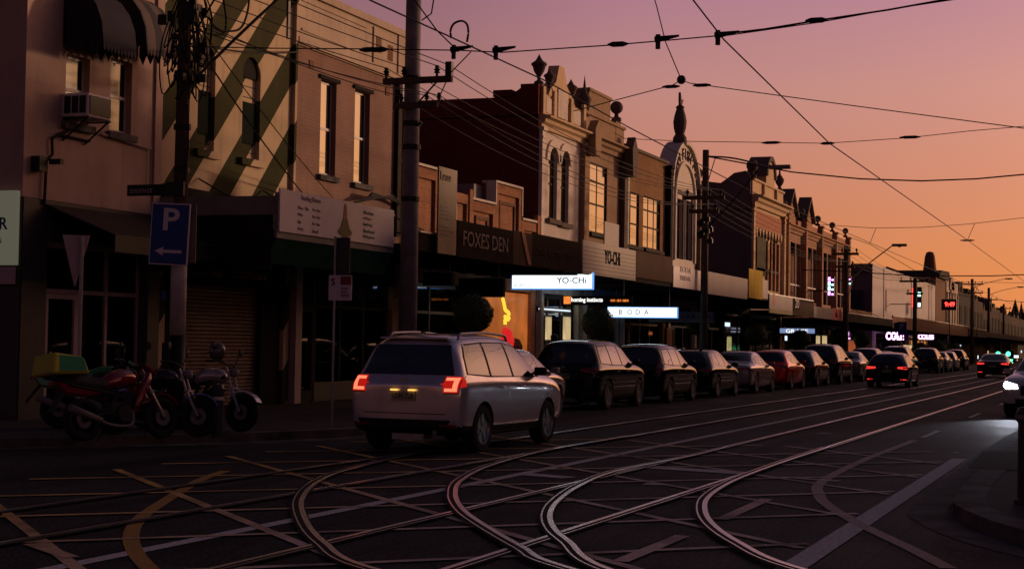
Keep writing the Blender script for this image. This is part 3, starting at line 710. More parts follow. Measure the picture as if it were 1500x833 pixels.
for y0, y1, z in ((44.2, 45.2, 5.3), (46.1, 47.5, 5.9)):
    MB().bx(FX+.003, FX+.05, y0, y0+.1, 4.6, z).bx(FX+.003, FX+.05, y1-.1, y1, 4.6, z).bx(FX+.003, FX+.048, y0+.1, y1-.1, z-.1, z).build('brick_panel', 'brownrender', b4)
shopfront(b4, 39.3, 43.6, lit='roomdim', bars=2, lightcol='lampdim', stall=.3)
shopfront(b4, 44.1, 49.2, lit='roomwhite', bars=5, lightcol='lampcool', doorside=1)
awning(b4, 38.95, 49.6, 3.62, 4.0, 'shopdark')

# ornate shop, white half and tan half
b5 = root('ornate_shop', (FX, 49.7, .13), 'ornate Victorian shop pair with urn finials and gabled parapet, one half white brick', 'building')
n1, n2 = W(803, 217, 816, 321), W(821, 222, 833, 327)
b5w = W(862, 241, 889, 343)
shell(b5, 49.7, 54.3, 8.95, 16, 'whitebrick', 'redbrick', [n1+(1,), n2+(1,), (50, 54.05, .13, 3.2)], rooftop=-.55, zside=9.0)
shell(b5, 54.302, 59.2, 8.95, 16, 'tanrender', 'redbrick', [b5w, (54.6, 58.9, .13, 3.2)], rooftop=.3, zside=9.0)
for o in (n1, n2):
    window(b5, o, 'sash', fr='framedark', glass='glassdim', sill=False)
    MB().bx(FX+.003, FX+.14, o[0]-.15, o[1]+.15, o[2]-.17, o[2]-.01).build('sill', 'stone', b5)
    h = MB(); cy = (o[0]+o[1])/2; r = (o[1]-o[0])/2
    h.prismX([(cy+(r+.28)*math.cos(t), o[3]-r+(r+.28)*math.sin(t)) for t in [math.pi*k/10 for k in range(11)]]+[(cy+(r+.02)*math.cos(t), o[3]-r+(r+.02)*math.sin(t)) for t in [math.pi*(10-k)/10 for k in range(11)]], FX+.003, FX+.06)
    h.build('hood_mould', 'white', b5)
window(b5, b5w, 'grid', fr='framedark', x=FX+.08)
pil(b5, 49.7, 49.98, 4.4, 8.5, 'white'); pil(b5, 54.0, 54.55, 4.4, 8.5, 'tanrender', out=.18); pil(b5, 58.75, 59.2, 4.4, 8.6, 'stone', out=.22)
cornice(b5, 49.6, 54.45, 8.97, 'creamrender', out=.42); cornice(b5, 54.47, 59.25, 8.97, 'tanrender', out=.42)
# parapets
pw = MB(); pw.bx(FX-.35, FX+.02, 49.75, 54.3, 8.97, 9.75)
pw.prismX([(50.4, 9.75), (53.2, 9.75), (53.0, 9.95), (52.3, 10.3), (51.95, 10.9), (51.45, 10.9), (51.15, 10.3), (50.6, 9.98)], FX-.33, FX+.05)
for y in (49.85, 50.95, 52.7, 54.1): pw.bx(FX+.022, FX+.12, y-.13, y+.13, 9.05, 9.95)
pw.build('parapet', 'creamrender', b5)
MB().bx(FX+.022, FX+.06, 50.2, 50.7, 9.15, 9.65).bx(FX+.052, FX+.09, 51.3, 52.3, 9.15, 10.1).bx(FX+.022, FX+.06, 53.0, 53.8, 9.15, 9.65).build('parapet_panel', 'whitebrick', b5)
pt = MB(); pt.bx(FX-.35, FX+.02, 54.32, 59.2, 8.97, 9.75); pt.bx(FX-.6, FX+.05, 54.75, 57.3, 9.75, 10.55); pt.bx(FX-.65, FX+.1, 54.7, 57.4, 10.55, 10.66); pt.bx(FX-.4, FX+.1, 54.32, 59.2, 9.7, 9.8)
pt.bx(FX-.7, FX+.03, 58.1, 58.7, 9.0, 9.95); pt.build('parapet', 'tanrender', b5)
MB().bx(FX-.6, FX+.02, 49.5, 49.95, 9.0, 10.0).build('corner_pedestal', 'redbrick', b5)
sidep = MB().prismY([(-33, 9.0), (FX-.1, 9.0), (FX-.1, 10.0), (-18.4, 9.95), (-18.7, 9.75), (-19.3, 9.62), (-33, 9.62)], 49.69, 49.95); sidep.build('side_parapet', 'redbrick', b5)
MB().bx(-19.4, -18.75, 49.6, 50.1, 9.63, 9.85).bx(-24.5, -24.2, 49.7, 50.4, 9.63, 9.9).build('chimney_stub', 'redbrick', b5)
finial(b5, 49.72, 10.0, URN, 1.0); finial(b5, 50.75, 9.95, URN, .75); finial(b5, 53.0, 9.8, URN, .9); finial(b5, 54.5, 9.6, SPIKE, 1.1); finial(b5, 58.4, 9.95, BALL, .95)
MB().prismX([(54.2, 8.2), (54.8, 8.2), (54.9, 9.1), (54.5, 9.45), (54.15, 9.1)], FX+.19, FX+.5).build('corbel', 'tanrender', b5)
MB().prismX([(58.7, 7.9), (59.2, 7.9), (59.35, 8.9), (58.95, 9.4), (58.6, 8.9)], FX+.23, FX+.55).build('corbel', 'stone', b5)
shopfront(b5, 50.0, 54.05, lit='roomwarm', bars=3, lightcol='lampwarm'); shopfront(b5, 54.6, 58.9, lit='roomwhite', lightcol='lampcool', bars=3)
awning(b5, 49.7, 59.2, 3.62, 3.95, 'shopdark')
for ya_, yb_ in ((49.72, 49.98), (54.08, 54.56), (58.93, 59.18)): MB().bx(FX+.003, FX+.16, ya_, yb_, .13, 3.55).build('shop_pier', 'greysheet', b5)
MB().bx(FX+.003, FX+.08, 50.0, 58.9, 3.22, 3.6).build('name_board', 'greysheet', b5)

# tan brick building
b6 = root('tan_brick_shop', (FX, 59.3, .13), 'flat topped tan brick shop with two wide upstairs windows beside the tan ornate half', 'building')
t1, t2 = W(913, 281, 936, 360), W(942, 290, 967, 366)
shell(b6, 59.3, 65.6, 9.1, 14, 'tanbrick', 'redbrick', [t1, t2, (59.6, 65.3, .13, 3.2)])
window(b6, t1, 'grid', fr='framedark', x=FX+.08); window(b6, t2, 'grid', fr='framedark', x=FX+.08)
MB().bx(FX-.1, FX+.08, 59.28, 65.62, 9.1, 9.22).build('parapet_cap', 'stone', b6)
MB().bx(FX+.003, FX+.15, 59.35, 59.6, 4.2, 9.0).build('downpipe', 'black', b6)
pil(b6, 65.3, 65.65, 4.3, 8.9, 'shopdark', out=.25)
shopfront(b6, 59.6, 65.3, lit='roomwarm', lightcol='lampdim', bars=4); awning(b6, 59.3, 65.8, 3.62, 3.95, 'shopdark')

# white arched fish shop
b7 = root('arched_shop', (FX, 66.2, .13), 'white shop with a tall lettered arch and dark carved finial on top', 'building')
f1, f2 = W(990, 291, 999, 379), W(1003, 294, 1012, 381)
mb = facade(66.1, 70.9, 0, 8.2, [f1, f2, (66.4, 70.6, .13, 3.2)]); cy = 68.5
arc = [(cy+2.4*math.cos(t), 8.2+2.15*math.sin(t)) for t in [math.pi*k/18 for k in range(19)]]
mb.prismX(arc, FX-.5, FX); mb.mi = 1
mb.quad((FX, 66.1, 0), (-30, 66.1, 0), (-30, 66.1, 8.6), (FX, 66.1, 8.2)); mb.quad((FX, 70.9, 0), (-30, 70.9, 0), (-30, 70.9, 8.6), (FX, 70.9, 8.2)); mb.build('wall', ['white', 'redbrick'], b7)
MB().prismY([(FX-.4, 8.15), (-30, 8.6), (-30, 9.3), (-22, 9.3)], 66.2, 70.8).build('roof', 'roof', b7)
ring = MB()
ro, ri = [], []
for k in range(19):
    t = math.pi*k/18; ro.append((cy+2.44*math.cos(t), 8.2+2.2*math.sin(t))); ri.append((cy+2.3*math.cos(t), 8.2+2.05*math.sin(t)))
for k in range(18): ring.prismX([ro[k], ro[k+1], ri[k+1], ri[k]], FX-.6, FX+.14)
for a_, b_ in ((1.78, 1.62),):
    o1 = [(cy+a_*math.cos(t), 7.9+1.65*math.sin(t)) for t in [math.pi*k/18 for k in range(19)]]; o2 = [(cy+b_*math.cos(t), 7.9+1.5*math.sin(t)) for t in [math.pi*k/18 for k in range(19)]]
    for k in range(18): ring.prismX([o1[k], o1[k+1], o2[k+1], o2[k]], FX+.003, FX+.09)
ring.bx(FX+.003, FX+.088, cy-1.78, cy-1.62, 5.2, 7.9); ring.bx(FX+.003, FX+.088, cy+1.62, cy+1.78, 5.2, 7.9)
ring.build('arch_moulding', 'white', b7)
for o in (f1, f2):
    window(b7, o, 'sash', fr='framedark', glass='glassdim', sill=False); MB().bx(FX+.003, FX+.06, o[0]-.18, o[0]-.01, o[2], o[3]+.2).bx(FX+.003, FX+.06, o[1]+.01, o[1]+.18, o[2], o[3]+.2).bx(FX+.003, FX+.08, o[0]-.22, o[1]+.22, o[3]+.2, o[3]+.36).build('architrave', 'greyrender', b7)
pil(b7, 70.55, 70.95, 4.3, 8.6, 'stone', out=.2)
finial(b7, 71.0, 8.7, URN, 1.0)
word = 'OCEAN FISH CAFE'; lw = MB()
for i, ch in enumerate(word):
    if ch == ' ': continue
    t = math.pi*(.93-.86*i/(len(word)-1)); o = text_mesh(ch, 'X', (0, 0, 0), height=.5, material='signblack', ext=.02, bold=.02)
    cyx, cz = cy+2.03*math.cos(t), 8.02+1.83*math.sin(t); an = t-math.pi/2
    wv = [o.matrix_basis @ v.co for v in o.data.vertices]
    my = (min(v.y for v in wv)+max(v.y for v in wv))/2; mz = .25
    lw.add([(FX+.02+v.x*.3, cyx+(v.y-my)*math.cos(an)-(v.z-mz)*math.sin(an), cz+(v.y-my)*math.sin(an)+(v.z-mz)*math.cos(an)) for v in wv], [tuple(p.vertices) for p in o.data.polygons])
    bpy.data.objects.remove(o)
lw.build('lettering', 'signblack', b7)
MB().lathe([(0, 0), (.32, 0), (.30, .3), (.2, .45), (.27, .7), (.30, 1.0), (.24, 1.3), (.16, 1.55), (.2, 1.62), (.1, 1.7), (0, 1.75)], (FX-.1, 67.9, 10.2), 10).prismX([(67.85, 11.8), (67.95, 11.8), (68.3, 12.2), (68.0, 12.12), (67.8, 12.45), (67.78, 12.1)], FX-.15, FX-.05).build('carved_finial', 'stone', b7, smooth=False)
shopfront(b7, 66.4, 70.6, lit='roomred', lightcol='lampdim', bars=3); awning(b7, 66.1, 70.9, 3.62, 3.95, 'shopdark')

# low shops in the gap
b8 = root('low_shop', (FX, 70.95, .13), 'low single storey dark shop between the white arched shop and the cream shop', 'building')
shell(b8, 70.96, 82.0, 4.55, 12, 'darkrender', 'darkrender', [(71.3, 76.2, .13, 3.2), (76.7, 81.7, .13, 3.2)])
shopfront(b8, 71.3, 76.2, lit='roomwarm', bars=3, lightcol='lampdim'); shopfront(b8, 76.7, 81.7, lit=None, glass='glassdim', bars=3); awning(b8, 70.96, 82.0, 3.55, 3.9, 'shopdark')

# cream shop with arched pediment
b9 = root('pediment_shop', (FX, 82.07, .13), 'cream rendered shop with a rounded pediment, ball finials and a red frieze', 'building')
z9 = PX(1125, 300, FX).z
bw = W(1106, 325, 1139, 395)
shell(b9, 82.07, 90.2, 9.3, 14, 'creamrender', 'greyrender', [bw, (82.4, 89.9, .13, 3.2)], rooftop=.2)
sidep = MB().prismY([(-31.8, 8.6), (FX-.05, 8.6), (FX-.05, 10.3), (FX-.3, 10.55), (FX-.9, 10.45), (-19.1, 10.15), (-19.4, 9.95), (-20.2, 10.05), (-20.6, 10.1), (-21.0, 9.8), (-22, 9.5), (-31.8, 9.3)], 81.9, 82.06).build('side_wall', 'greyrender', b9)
pp = MB().bx(FX-.4, FX+.02, 82.1, 90.1, 9.32, 10.1).bx(FX-.42, FX+.12, 82.1, 90.1, 10.1, 10.2)
pcy = 86.2; pp.bx(FX-.42, FX+.1, pcy-1.1, pcy+1.1, 10.2, 10.6); pp.prismX([(pcy+1.1*math.cos(t), 10.6+1.0*math.sin(t)) for t in [math.pi*k/12 for k in range(13)]], FX-.42, FX+.1)
for y in (84.6, 87.9): pp.bx(FX+.022, FX+.16, y-.15, y+.15, 9.4, 10.1)
pp.build('parapet', 'creamrender', b9)
rg = MB()
for k in range(12):
    a_, b_ = math.pi*k/12, math.pi*(k+1)/12; rg.prismX([(pcy+1.25*math.cos(a_), 10.6+1.15*math.sin(a_)), (pcy+1.25*math.cos(b_), 10.6+1.15*math.sin(b_)), (pcy+1.0*math.cos(b_), 10.6+.9*math.sin(b_)), (pcy+1.0*math.cos(a_), 10.6+.9*math.sin(a_))], FX-.9, FX+.2)
rg.build('pediment_moulding', 'stone', b9)
cornice(b9, 82.05, 90.3, 9.33, 'creamrender', out=.6, h=.55)
MB().bx(FX+.003, FX+.05, 82.5, 89.8, 7.75, 8.6).build('frieze', mat('red_frieze', (.32, .09, .03), .8), b9)
sc_ = MB()
for k in range(9): sc_.prismX([(82.7+k*.8, 7.74), (83.3+k*.8, 7.74), (83.0+k*.8, 7.3)], FX+.003, FX+.1)
sc_.build('swag_moulding', 'creamrender', b9)
window(b9, bw, 'grid', fr='framedark', glass='glassdim'); pil(b9, 82.1, 82.5, 4.4, 8.7, 'creamrender'); pil(b9, 89.75, 90.15, 4.4, 8.7, 'creamrender', out=.2)
for k in range(4): MB().bx(FX+.003, FX+.12, 85.6+k*1.0, 85.85+k*1.0, 4.6, 7.2).build('mullion', 'terrace', b9)
MB().bx(FX+.003, FX+.1, 83.0, 85.2, 5.3, 7.25).build('roller_blind', mat('olive_blind', (.05, .045, .02), .9), b9)
finial(b9, 82.3, 10.2, BALL, 1.2); finial(b9, 89.4, 10.2, SPIKE, 1.1)
shopfront(b9, 82.4, 89.9, lit=None, glass='glassdim', bars=4); awning(b9, 82.05, 90.2, 3.3, 3.6, 'shopdark')

# terrace row with verandah
b10 = root('terrace_row', (FX, 90.5, .13), 'terrace row with two small gables, pilasters and deep shaded verandahs', 'building')
ops = []; n = 4; y0 = 90.5; step = 5.4
for k in range(n): ops += [(y0+k*step+.5, y0+(k+1)*step-.3, 4.3, 7.6), (y0+k*step+.4, y0+(k+1)*step-.3, .13, 2.9)]
shell(b10, y0, y0+n*step, 8.5, 14, 'terrace', 'redbrick', ops, rooftop=.3)
MB().bx(FX-1.7, FX-1.6, y0+.1, y0+n*step-.1, .2, 7.8).build('back_wall', 'brownrender', b10)
vp = MB()
for k in range(n+1): pil(b10, y0+k*step-.05, y0+k*step+.4, 3.4, 9.0, 'terrace', out=.3); finial(b10, y0+k*step+.2, 9.15, BALL, .8)
for k in range(n):
    for q in (.36, .68): vp.tube([(FX-.05, y0+k*step+step*q, 4.3), (FX-.05, y0+k*step+step*q, 7.6)], .06, 6)
    vp.bx(FX-.1, FX-.02, y0+k*step+.5, y0+(k+1)*step-.3, 5.15, 5.22)
vp.build('verandah_post', 'frame', b10)
for k in (0, 1):
    yc_ = y0+k*step+1.6 if k == 0 else y0+step+1.6
    MB().prismX([(yc_-1.2, 8.5), (yc_+1.6, 8.5), (yc_+1.6, 9.2), (yc_+.2, 10.4), (yc_-1.2, 9.2)], FX-.4, FX+.05).build('gable', 'terrace', b10)
    MB().prismX([(yc_-1.45, 9.1), (yc_+.2, 10.6), (yc_+1.85, 9.1), (yc_+1.6, 9.1), (yc_+.2, 10.38), (yc_-1.2, 9.1)], FX-.5, FX+.25).build('gable_coping', 'stone', b10)
cornice(b10, y0, y0+n*step, 8.52, 'terrace', out=.4); MB().bx(FX-.3, FX+.03, y0+step*.75, y0+n*step, 8.5, 8.95).build('parapet', 'terrace', b10)
shopfront(b10, y0+.4, y0+step-.3, lit='roomwarm', bars=3, top=2.9, lightcol='lampwarm')
shopfront(b10, y0+2*step+.4, y0+3*step-.3, lit='roomwarm', bars=3, top=2.9, lightcol='lampwarm')
shopfront(b10, y0+step+.4, y0+2*step-.3, lit=None, glass='glassdim', bars=3, top=2.9); shopfront(b10, y0+3*step+.4, y0+4*step-.3, lit=None, glass='glassdim', bars=3, top=2.9)
awning(b10, y0, y0+n*step, 3.1, 3.55, 'shopdark')

# low building and pale supermarket beyond
b11 = root('supermarket', (FX, 125, .13), 'long plain pale supermarket building with a lit letter sign under its brown awning', 'building')
shell(b11, 125, 169, 8.0, 25, 'whiteclad', 'greyrender', [(127, 146, .13, 2.8), (148, 166, .13, 2.8)])
pw = MB()
for y in (131, 149, 163): pw.bx(FX+.003, FX+.06, y, y+.5, 3.6, 7.9)
pw.build('wall_rib', 'whiteclad', b11)
MB().bx(-31, FX-8, 130, 150, 8.0, 8.9).build('roof_plant', 'darkrender', b11)
shopfront(b11, 127, 146, lit='roomwhite', bars=8, top=2.8, lightcol='lampdim'); shopfront(b11, 148, 166, lit='roomwarm', bars=7, top=2.8, lightcol='lampwarm')
awning(b11, 125, 169, 2.95, 3.9, 'brownrender')
pb = PY(1246, 425, 124.9), PY(1264, 452, 124.9)
tag(MB().bx(pb[0].x, pb[1].x, 124.75, 124.9, pb[1].z, pb[0].z).build('billboard', mat('dark_billboard', (.03, .035, .06), .6)), 'dark billboard fixed to the grey side wall beyond the terrace row', 'billboard')
b11b = root('low_annex', (FX, 112.2, .13), 'low brown annex between the terrace row and the pale supermarket', 'building')
shell(b11b, 112.2, 124.95, 4.3, 10, 'brownrender', 'brownrender', [(113, 118, .13, 2.9)]); shopfront(b11b, 113, 118, lit='roomred', bars=3, top=2.9, lightcol='lampwarm'); awning(b11b, 112.2, 124.95, 3.0, 3.8, 'terrace')
b12 = root('brown_tower', (FX, 169.5, .13), 'brown brick tower with a rounded chimney top beyond the supermarket', 'building')
shell(b12, 169.5, 179, 9.0, 12, 'brownrender', 'brownrender', [(170.5, 178, .13, 2.8)]); MB().lathe([(0, 0), (.8, 0), (.62, 1.2), (.5, 2.2), (.35, 2.6), (0, 2.7)], (FX-1, 173, 9.0), 10).build('chimney', 'brownrender', b12)
MB().prismX([(169.5, 8.9), (179, 8.9), (180.5, 9.4), (180, 9.9), (172, 9.7)], FX-6, FX+.3).build('roof_canopy', 'darkrender', b12); awning(b12, 169.5, 179, 3, 3.8, 'shopdark')
b13 = root('pale_shop', (FX, 180, .13), 'pale two storey shop with a small rounded gable beyond the brown tower', 'building')
pw_ = W(1390, 412, 1394, 440)
shell(b13, 180, 193, 8.2, 12, 'cream', 'greyrender', [pw_, (181, 192, .13, 2.8)]); window(b13, pw_); MB().prismX([(186.5+2.5*math.cos(t), 8.2+1.4*math.sin(t)) for t in [math.pi*k/8 for k in range(9)]], FX-.4, FX).build('gable', 'cream', b13)
for k in range(5): pil(b13, 180.3+k*2.9, 180.8+k*2.9, 3.8, 7.8, 'cream', cap=False)
awning(b13, 180, 193, 3, 3.8, 'shopdark')

# far silhouettes towards the bend of the street
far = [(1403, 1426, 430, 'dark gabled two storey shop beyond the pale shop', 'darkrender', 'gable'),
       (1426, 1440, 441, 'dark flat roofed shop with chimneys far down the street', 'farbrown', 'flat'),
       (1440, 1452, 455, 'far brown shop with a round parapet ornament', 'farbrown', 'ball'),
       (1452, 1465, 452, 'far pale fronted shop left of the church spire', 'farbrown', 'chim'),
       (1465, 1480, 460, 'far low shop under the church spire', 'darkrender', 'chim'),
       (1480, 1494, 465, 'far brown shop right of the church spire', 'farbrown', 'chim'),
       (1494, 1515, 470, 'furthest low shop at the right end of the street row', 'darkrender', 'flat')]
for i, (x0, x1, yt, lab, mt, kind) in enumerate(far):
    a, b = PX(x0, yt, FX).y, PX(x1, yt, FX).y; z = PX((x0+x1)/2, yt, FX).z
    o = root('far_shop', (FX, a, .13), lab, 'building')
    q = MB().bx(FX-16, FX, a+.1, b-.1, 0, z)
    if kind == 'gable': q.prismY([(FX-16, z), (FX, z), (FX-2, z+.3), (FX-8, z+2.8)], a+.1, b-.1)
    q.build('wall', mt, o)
    if kind == 'ball': finial(o, (a+b)/2, z, BALL, 2.0)
    if kind in ('chim', 'flat'): MB().bx(FX-3, FX-1.5, a+(b-a)*.3, a+(b-a)*.45, z, z+1.6).bx(FX-6, FX-5, a+(b-a)*.6, a+(b-a)*.75, z, z+1.2).build('chimney', mt, o)
    rn = random.Random(i+5)
    for k in range(rn.choice((2, 3, 4))):
        ya_ = a+(b-a)*rn.uniform(.02, .8); yb_ = ya_+(b-a)*rn.uniform(.08, .24); hh = rn.uniform(.2, 1.3)
        (MB().bx(FX-rn.uniform(1, 3), FX-.1, ya_, yb_, z, z+hh) if k % 2 else MB().prismX([(ya_-.6, z), (yb_+.6, z), (yb_+.2, z+hh*.6), ((ya_+yb_)/2, z+hh+.3), (ya_-.2, z+hh*.6)], FX-.6, FX-.1)).build('parapet_block', mt, o)
    nw = 3
    for k in range(nw):
        ya_ = a+(b-a)*(k+.25)/nw; yb_ = a+(b-a)*(k+.75)/nw
        wo = MB().bx(FX+.003, FX+.06, ya_, yb_, z*.55, z*.82).build('window', 'shopdark', o); MB().bx(FX+.061, FX+.07, ya_+.2, yb_-.2, z*.57, z*.8).build('pane', 'signblack', wo)
    MB().bx(FX+.01, AX, a+.1, b-.1, 3.1, 3.7).build('awning', 'shopdark', o)
    MB().bx(FX+.003, FX+.03, a+(b-a)*.2, b-(b-a)*.2, .5, 2.7).build('shopfront', 'shopdark', o)
cs = PY(1487, 470, 330)
o = root('church_spire', (cs.x, 330, 0), 'thin dark church spire rising over the far shops at the street end', 'church')
zt = PY(1486, 437, 330).z; zs = cs.z
MB().bx(cs.x-1.1, cs.x+1.1, 328.9, 331.1, 0, zs).build('tower', 'darkrender', o)
MB().lathe([(1.0, 0), (.8, (zt-zs)*.35), (.35, (zt-zs)*.7), (0, zt-zs)], (cs.x, 330, zs), 8).build('spire', 'darkrender', o)
for dx in (-.95, .95): MB().lathe([(.25, 0), (.2, 1), (0, 2.4)], (cs.x+dx, 329, zs), 6).build('pinnacle', 'darkrender', o)
for px_ in (1496, 1502):
    c = PY(px_, 462, 345); o = root('church_turret', (c.x, 345, 0), 'small dark turret %s of the far church spire' % ('just right' if px_ < 1500 else 'furthest right'), 'church turret')
    MB().bx(c.x-.5, c.x+.5, 344.5, 345.5, 0, c.z-2).lathe([(.6, c.z-2), (.35, c.z+1), (0, c.z+3)], (c.x, 345, 0), 8).build('turret_wall', 'darkrender', o)

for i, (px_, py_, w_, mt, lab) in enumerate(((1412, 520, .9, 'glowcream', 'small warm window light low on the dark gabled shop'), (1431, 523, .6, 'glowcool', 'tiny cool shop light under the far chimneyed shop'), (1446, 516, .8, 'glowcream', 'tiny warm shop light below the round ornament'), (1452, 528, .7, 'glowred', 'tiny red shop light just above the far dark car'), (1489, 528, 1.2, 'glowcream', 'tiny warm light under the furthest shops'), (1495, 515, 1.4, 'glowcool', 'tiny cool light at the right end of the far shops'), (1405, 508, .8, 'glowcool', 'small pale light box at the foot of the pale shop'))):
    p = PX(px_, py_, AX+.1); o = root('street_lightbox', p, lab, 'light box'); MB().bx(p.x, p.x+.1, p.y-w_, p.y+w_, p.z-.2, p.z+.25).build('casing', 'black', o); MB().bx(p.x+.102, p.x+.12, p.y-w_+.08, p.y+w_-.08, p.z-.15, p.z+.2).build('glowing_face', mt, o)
# opposite side of the street (out of frame: it shades the road and shows in car paint)
oy = 22
for i, (wd, h) in enumerate(((9, 10.2), (8, 9.8), (10, 10.1), (9, 9.9), (12, 7.8), (11, 6.6), (12, 7.2), (14, 6.4), (16, 7.2), (20, 6.8), (22, 7.4), (24, 7.0), (26, 7.6), (30, 7.2), (40, 7.6), (50, 7.4))):
    o = root('opposite_shop', (4.5, oy, .13), 'plain two storey shop on the near side of the street behind the right kerb', 'building', 'shops behind the right kerb')
    q = MB().bx(4.5, 18, oy, oy+wd-.05, 0, h-.8).bx(4.5, 4.8, oy, oy+wd-.05, h-.8, h); q.build('wall', ('stone', 'darkrender', 'redbrick')[i % 3], o)
    for k in range(3):
        a_ = oy+wd*(k+.3)/3; f_ = MB().bx(4.43, 4.497, a_, a_+.9, 4.7, 6.4).build('window', 'frame', o); MB().bx(4.40, 4.428, a_+.06, a_+.84, 4.76, 6.34).build('pane', 'glass', f_)
    MB().bx(1.6, 4.497, oy, oy+wd-.05, 3.4, 3.7).build('awning', 'shopdark', o)
    oy += wd

# ------------------------------------------------------------------ boards on the awnings
def board(x0, x1, yt, yb, label, matn, X=AX+.03, th=.04, name='shop_sign', cat='sign', yr=None):
    """board standing along the awning edge; x0..x1 in picture columns, yt/yb rows at its left end"""
    a = PX(x0, yt, X); b = PX(x0, yb, X); c = PX(x1, yt, X)
    o = root(name, (X, (a.y+c.y)/2, b.z), label, cat); MB().bx(X, X+th, a.y, c.y, b.z, a.z).build('board', matn, o, bevel=.006)
    return o, a.y, c.y, b.z, a.z
M['signdark'] = mat('dark_brown_board', (.028, .019, .016), .95, spec=.04)
M['signtan'] = mat('weathered_tan_board', (.20, .15, .09), .6, var=.35, scale=1.2)
M['signbrown'] = render_wall('brown_board', (.09, .055, .04))
M['signyellow'] = render_wall('yellow_board', (.55, .38, .06))
M['signcream2'] = render_wall('pale_board', (.60, .54, .48), .2, .2)
M['letterpale'] = mat('pale_letters', (.20, .16, .14), .7, var=.6, scale=9)
o, a, b, c, d = board(668, 750, 322, 376, 'dark fascia sign with worn pale FOXES DEN letters', 'signdark')
text_mesh('FOXES DEN', 'X', (AX+.075, a+.35, c+.28), width=(b-a)*.80, height=.36, material='letterpale', parent=o)
o, a, b, c, d = board(641, 668, 243, 371, 'tall tan lease board standing above the dark awning', 'signtan', X=AX+.09)
text_mesh('Lease', 'X', (AX+.135, a+.08, d-.3), width=.62, material='letterpale', parent=o)
for k, w_ in enumerate((.5, .6, .7, .55, .0, .6, .8, .62)):
    if w_: MB().bx(AX+.13, AX+.134, a+.1, a+.1+w_, c+1.05-k*.09, c+1.09-k*.09).build('small_print', 'letterpale', o)
o, a, b, c, d = board(778, 850, 341, 390, 'dark fascia sign with faint worn lettering left of the white shop sign', 'signdark')
text_mesh('THE MATTRESS CO', 'X', (AX+.075, a+.5, c+.3), width=(b-a)*.7, height=.22, material='signbrown', parent=o)
o, a, b, c, d = board(750, 778, 337, 387, 'blank brown fascia panel with a hanging torn strip', 'signbrown')
MB().prismX([(a+.5, d), (a+.75, d), (a+1.3, c+.05), (a+1.05, c+.05)], AX+.075, AX+.1).build('torn_strip', 'terrace', o)
o, a, b, c, d = board(852, 930, 351, 400, 'white stepped timber shop sign with black condensed letters and no light', 'signcream2')
d2 = PX(905, 334, AX+.03)
MB().bx(AX+.032, AX+.068, PX(884, 340, AX+.03).y, PX(905, 340, AX+.03).y, d+.002, d2.z+.1).build('raised_panel', 'signcream2', o)
text_mesh('YO-CHi', 'X', (AX+.075, PX(882, 375, AX).y, c+.38), width=1.6, height=.42, material='signblack', parent=o, bold=.02)
pk = MB()
for k in range(7): pk.bx(AX+.071, AX+.074, a, b, c+.12*k+.05, c+.12*k+.06)
pk.build('board_gap', 'signdark', o)
board(930, 984, 366, 406, 'blank brown fascia panel between the white stepped sign and the pale shop sign', 'signbrown')
o, a, b, c, d = board(985, 1031, 389, 420, 'pale fascia sign with faint stacked letters left of the timber pole', 'signwhite')
text_mesh('BODA', 'X', (AX+.075, a+.9, c+.56), width=1.5, height=.2, material='signink', parent=o); text_mesh('BRIDAL', 'X', (AX+.075, a+.9, c+.28), width=1.5, height=.16, material='signink', parent=o)
board(1034, 1094, 397, 430, 'large blank pale fascia board right of the timber pole', 'signcream2')
board(1096, 1116, 393, 436, 'tall yellow board above the awning beside the blank pale board', 'signyellow')
board(1116, 1124, 409, 437, 'small pale board right of the tall yellow board', 'signcream2')
o, a, b, c, d = board(1126, 1160, 431, 458, 'white fascia sign with a small red flame mark and olive lower edge', 'signcream2')
MB().bx(AX+.072, AX+.08, a, b, c+.002, c+.2).build('edge_band', mat('olive_band', (.2, .18, .05), .6), o)
MB().prismX([(a+.8, c+.35), (a+1.3, c+.35), (a+1.35, c+.6), (a+1.05, c+.95), (a+.75, c+.6)], AX+.072, AX+.08).build('flame_mark', 'signred' if 'signred' in M else mat('red_mark', (.4, .06, .04), .6), o)
o, a, b, c, d = board(1161, 1191, 440, 462, 'dark fascia sign with pale number 20 in a square', 'signbrown')
MB().bx(AX+.072, AX+.08, a+.2, a+1.5, c+.3, d-.02).build('number_square', 'signdark', o); text_mesh('20', 'X', (AX+.082, a+.35, c+.38), width=1.0, height=.42, material='signwhite', parent=o)
board(1191, 1218, 448, 465, 'grey fascia sign left of the crimson one', 'greysheet')
o, a, b, c, d = board(1218, 1236, 451, 468, 'small crimson fascia sign with a dark arrowhead mark', mat('crimson_board', (.42, .05, .09), .6))
MB().prismX([(a+.9, c+.15), (a+1.7, c+.15), (a+1.3, c+.6)], AX+.072, AX+.08).build('mark', 'signblack', o)

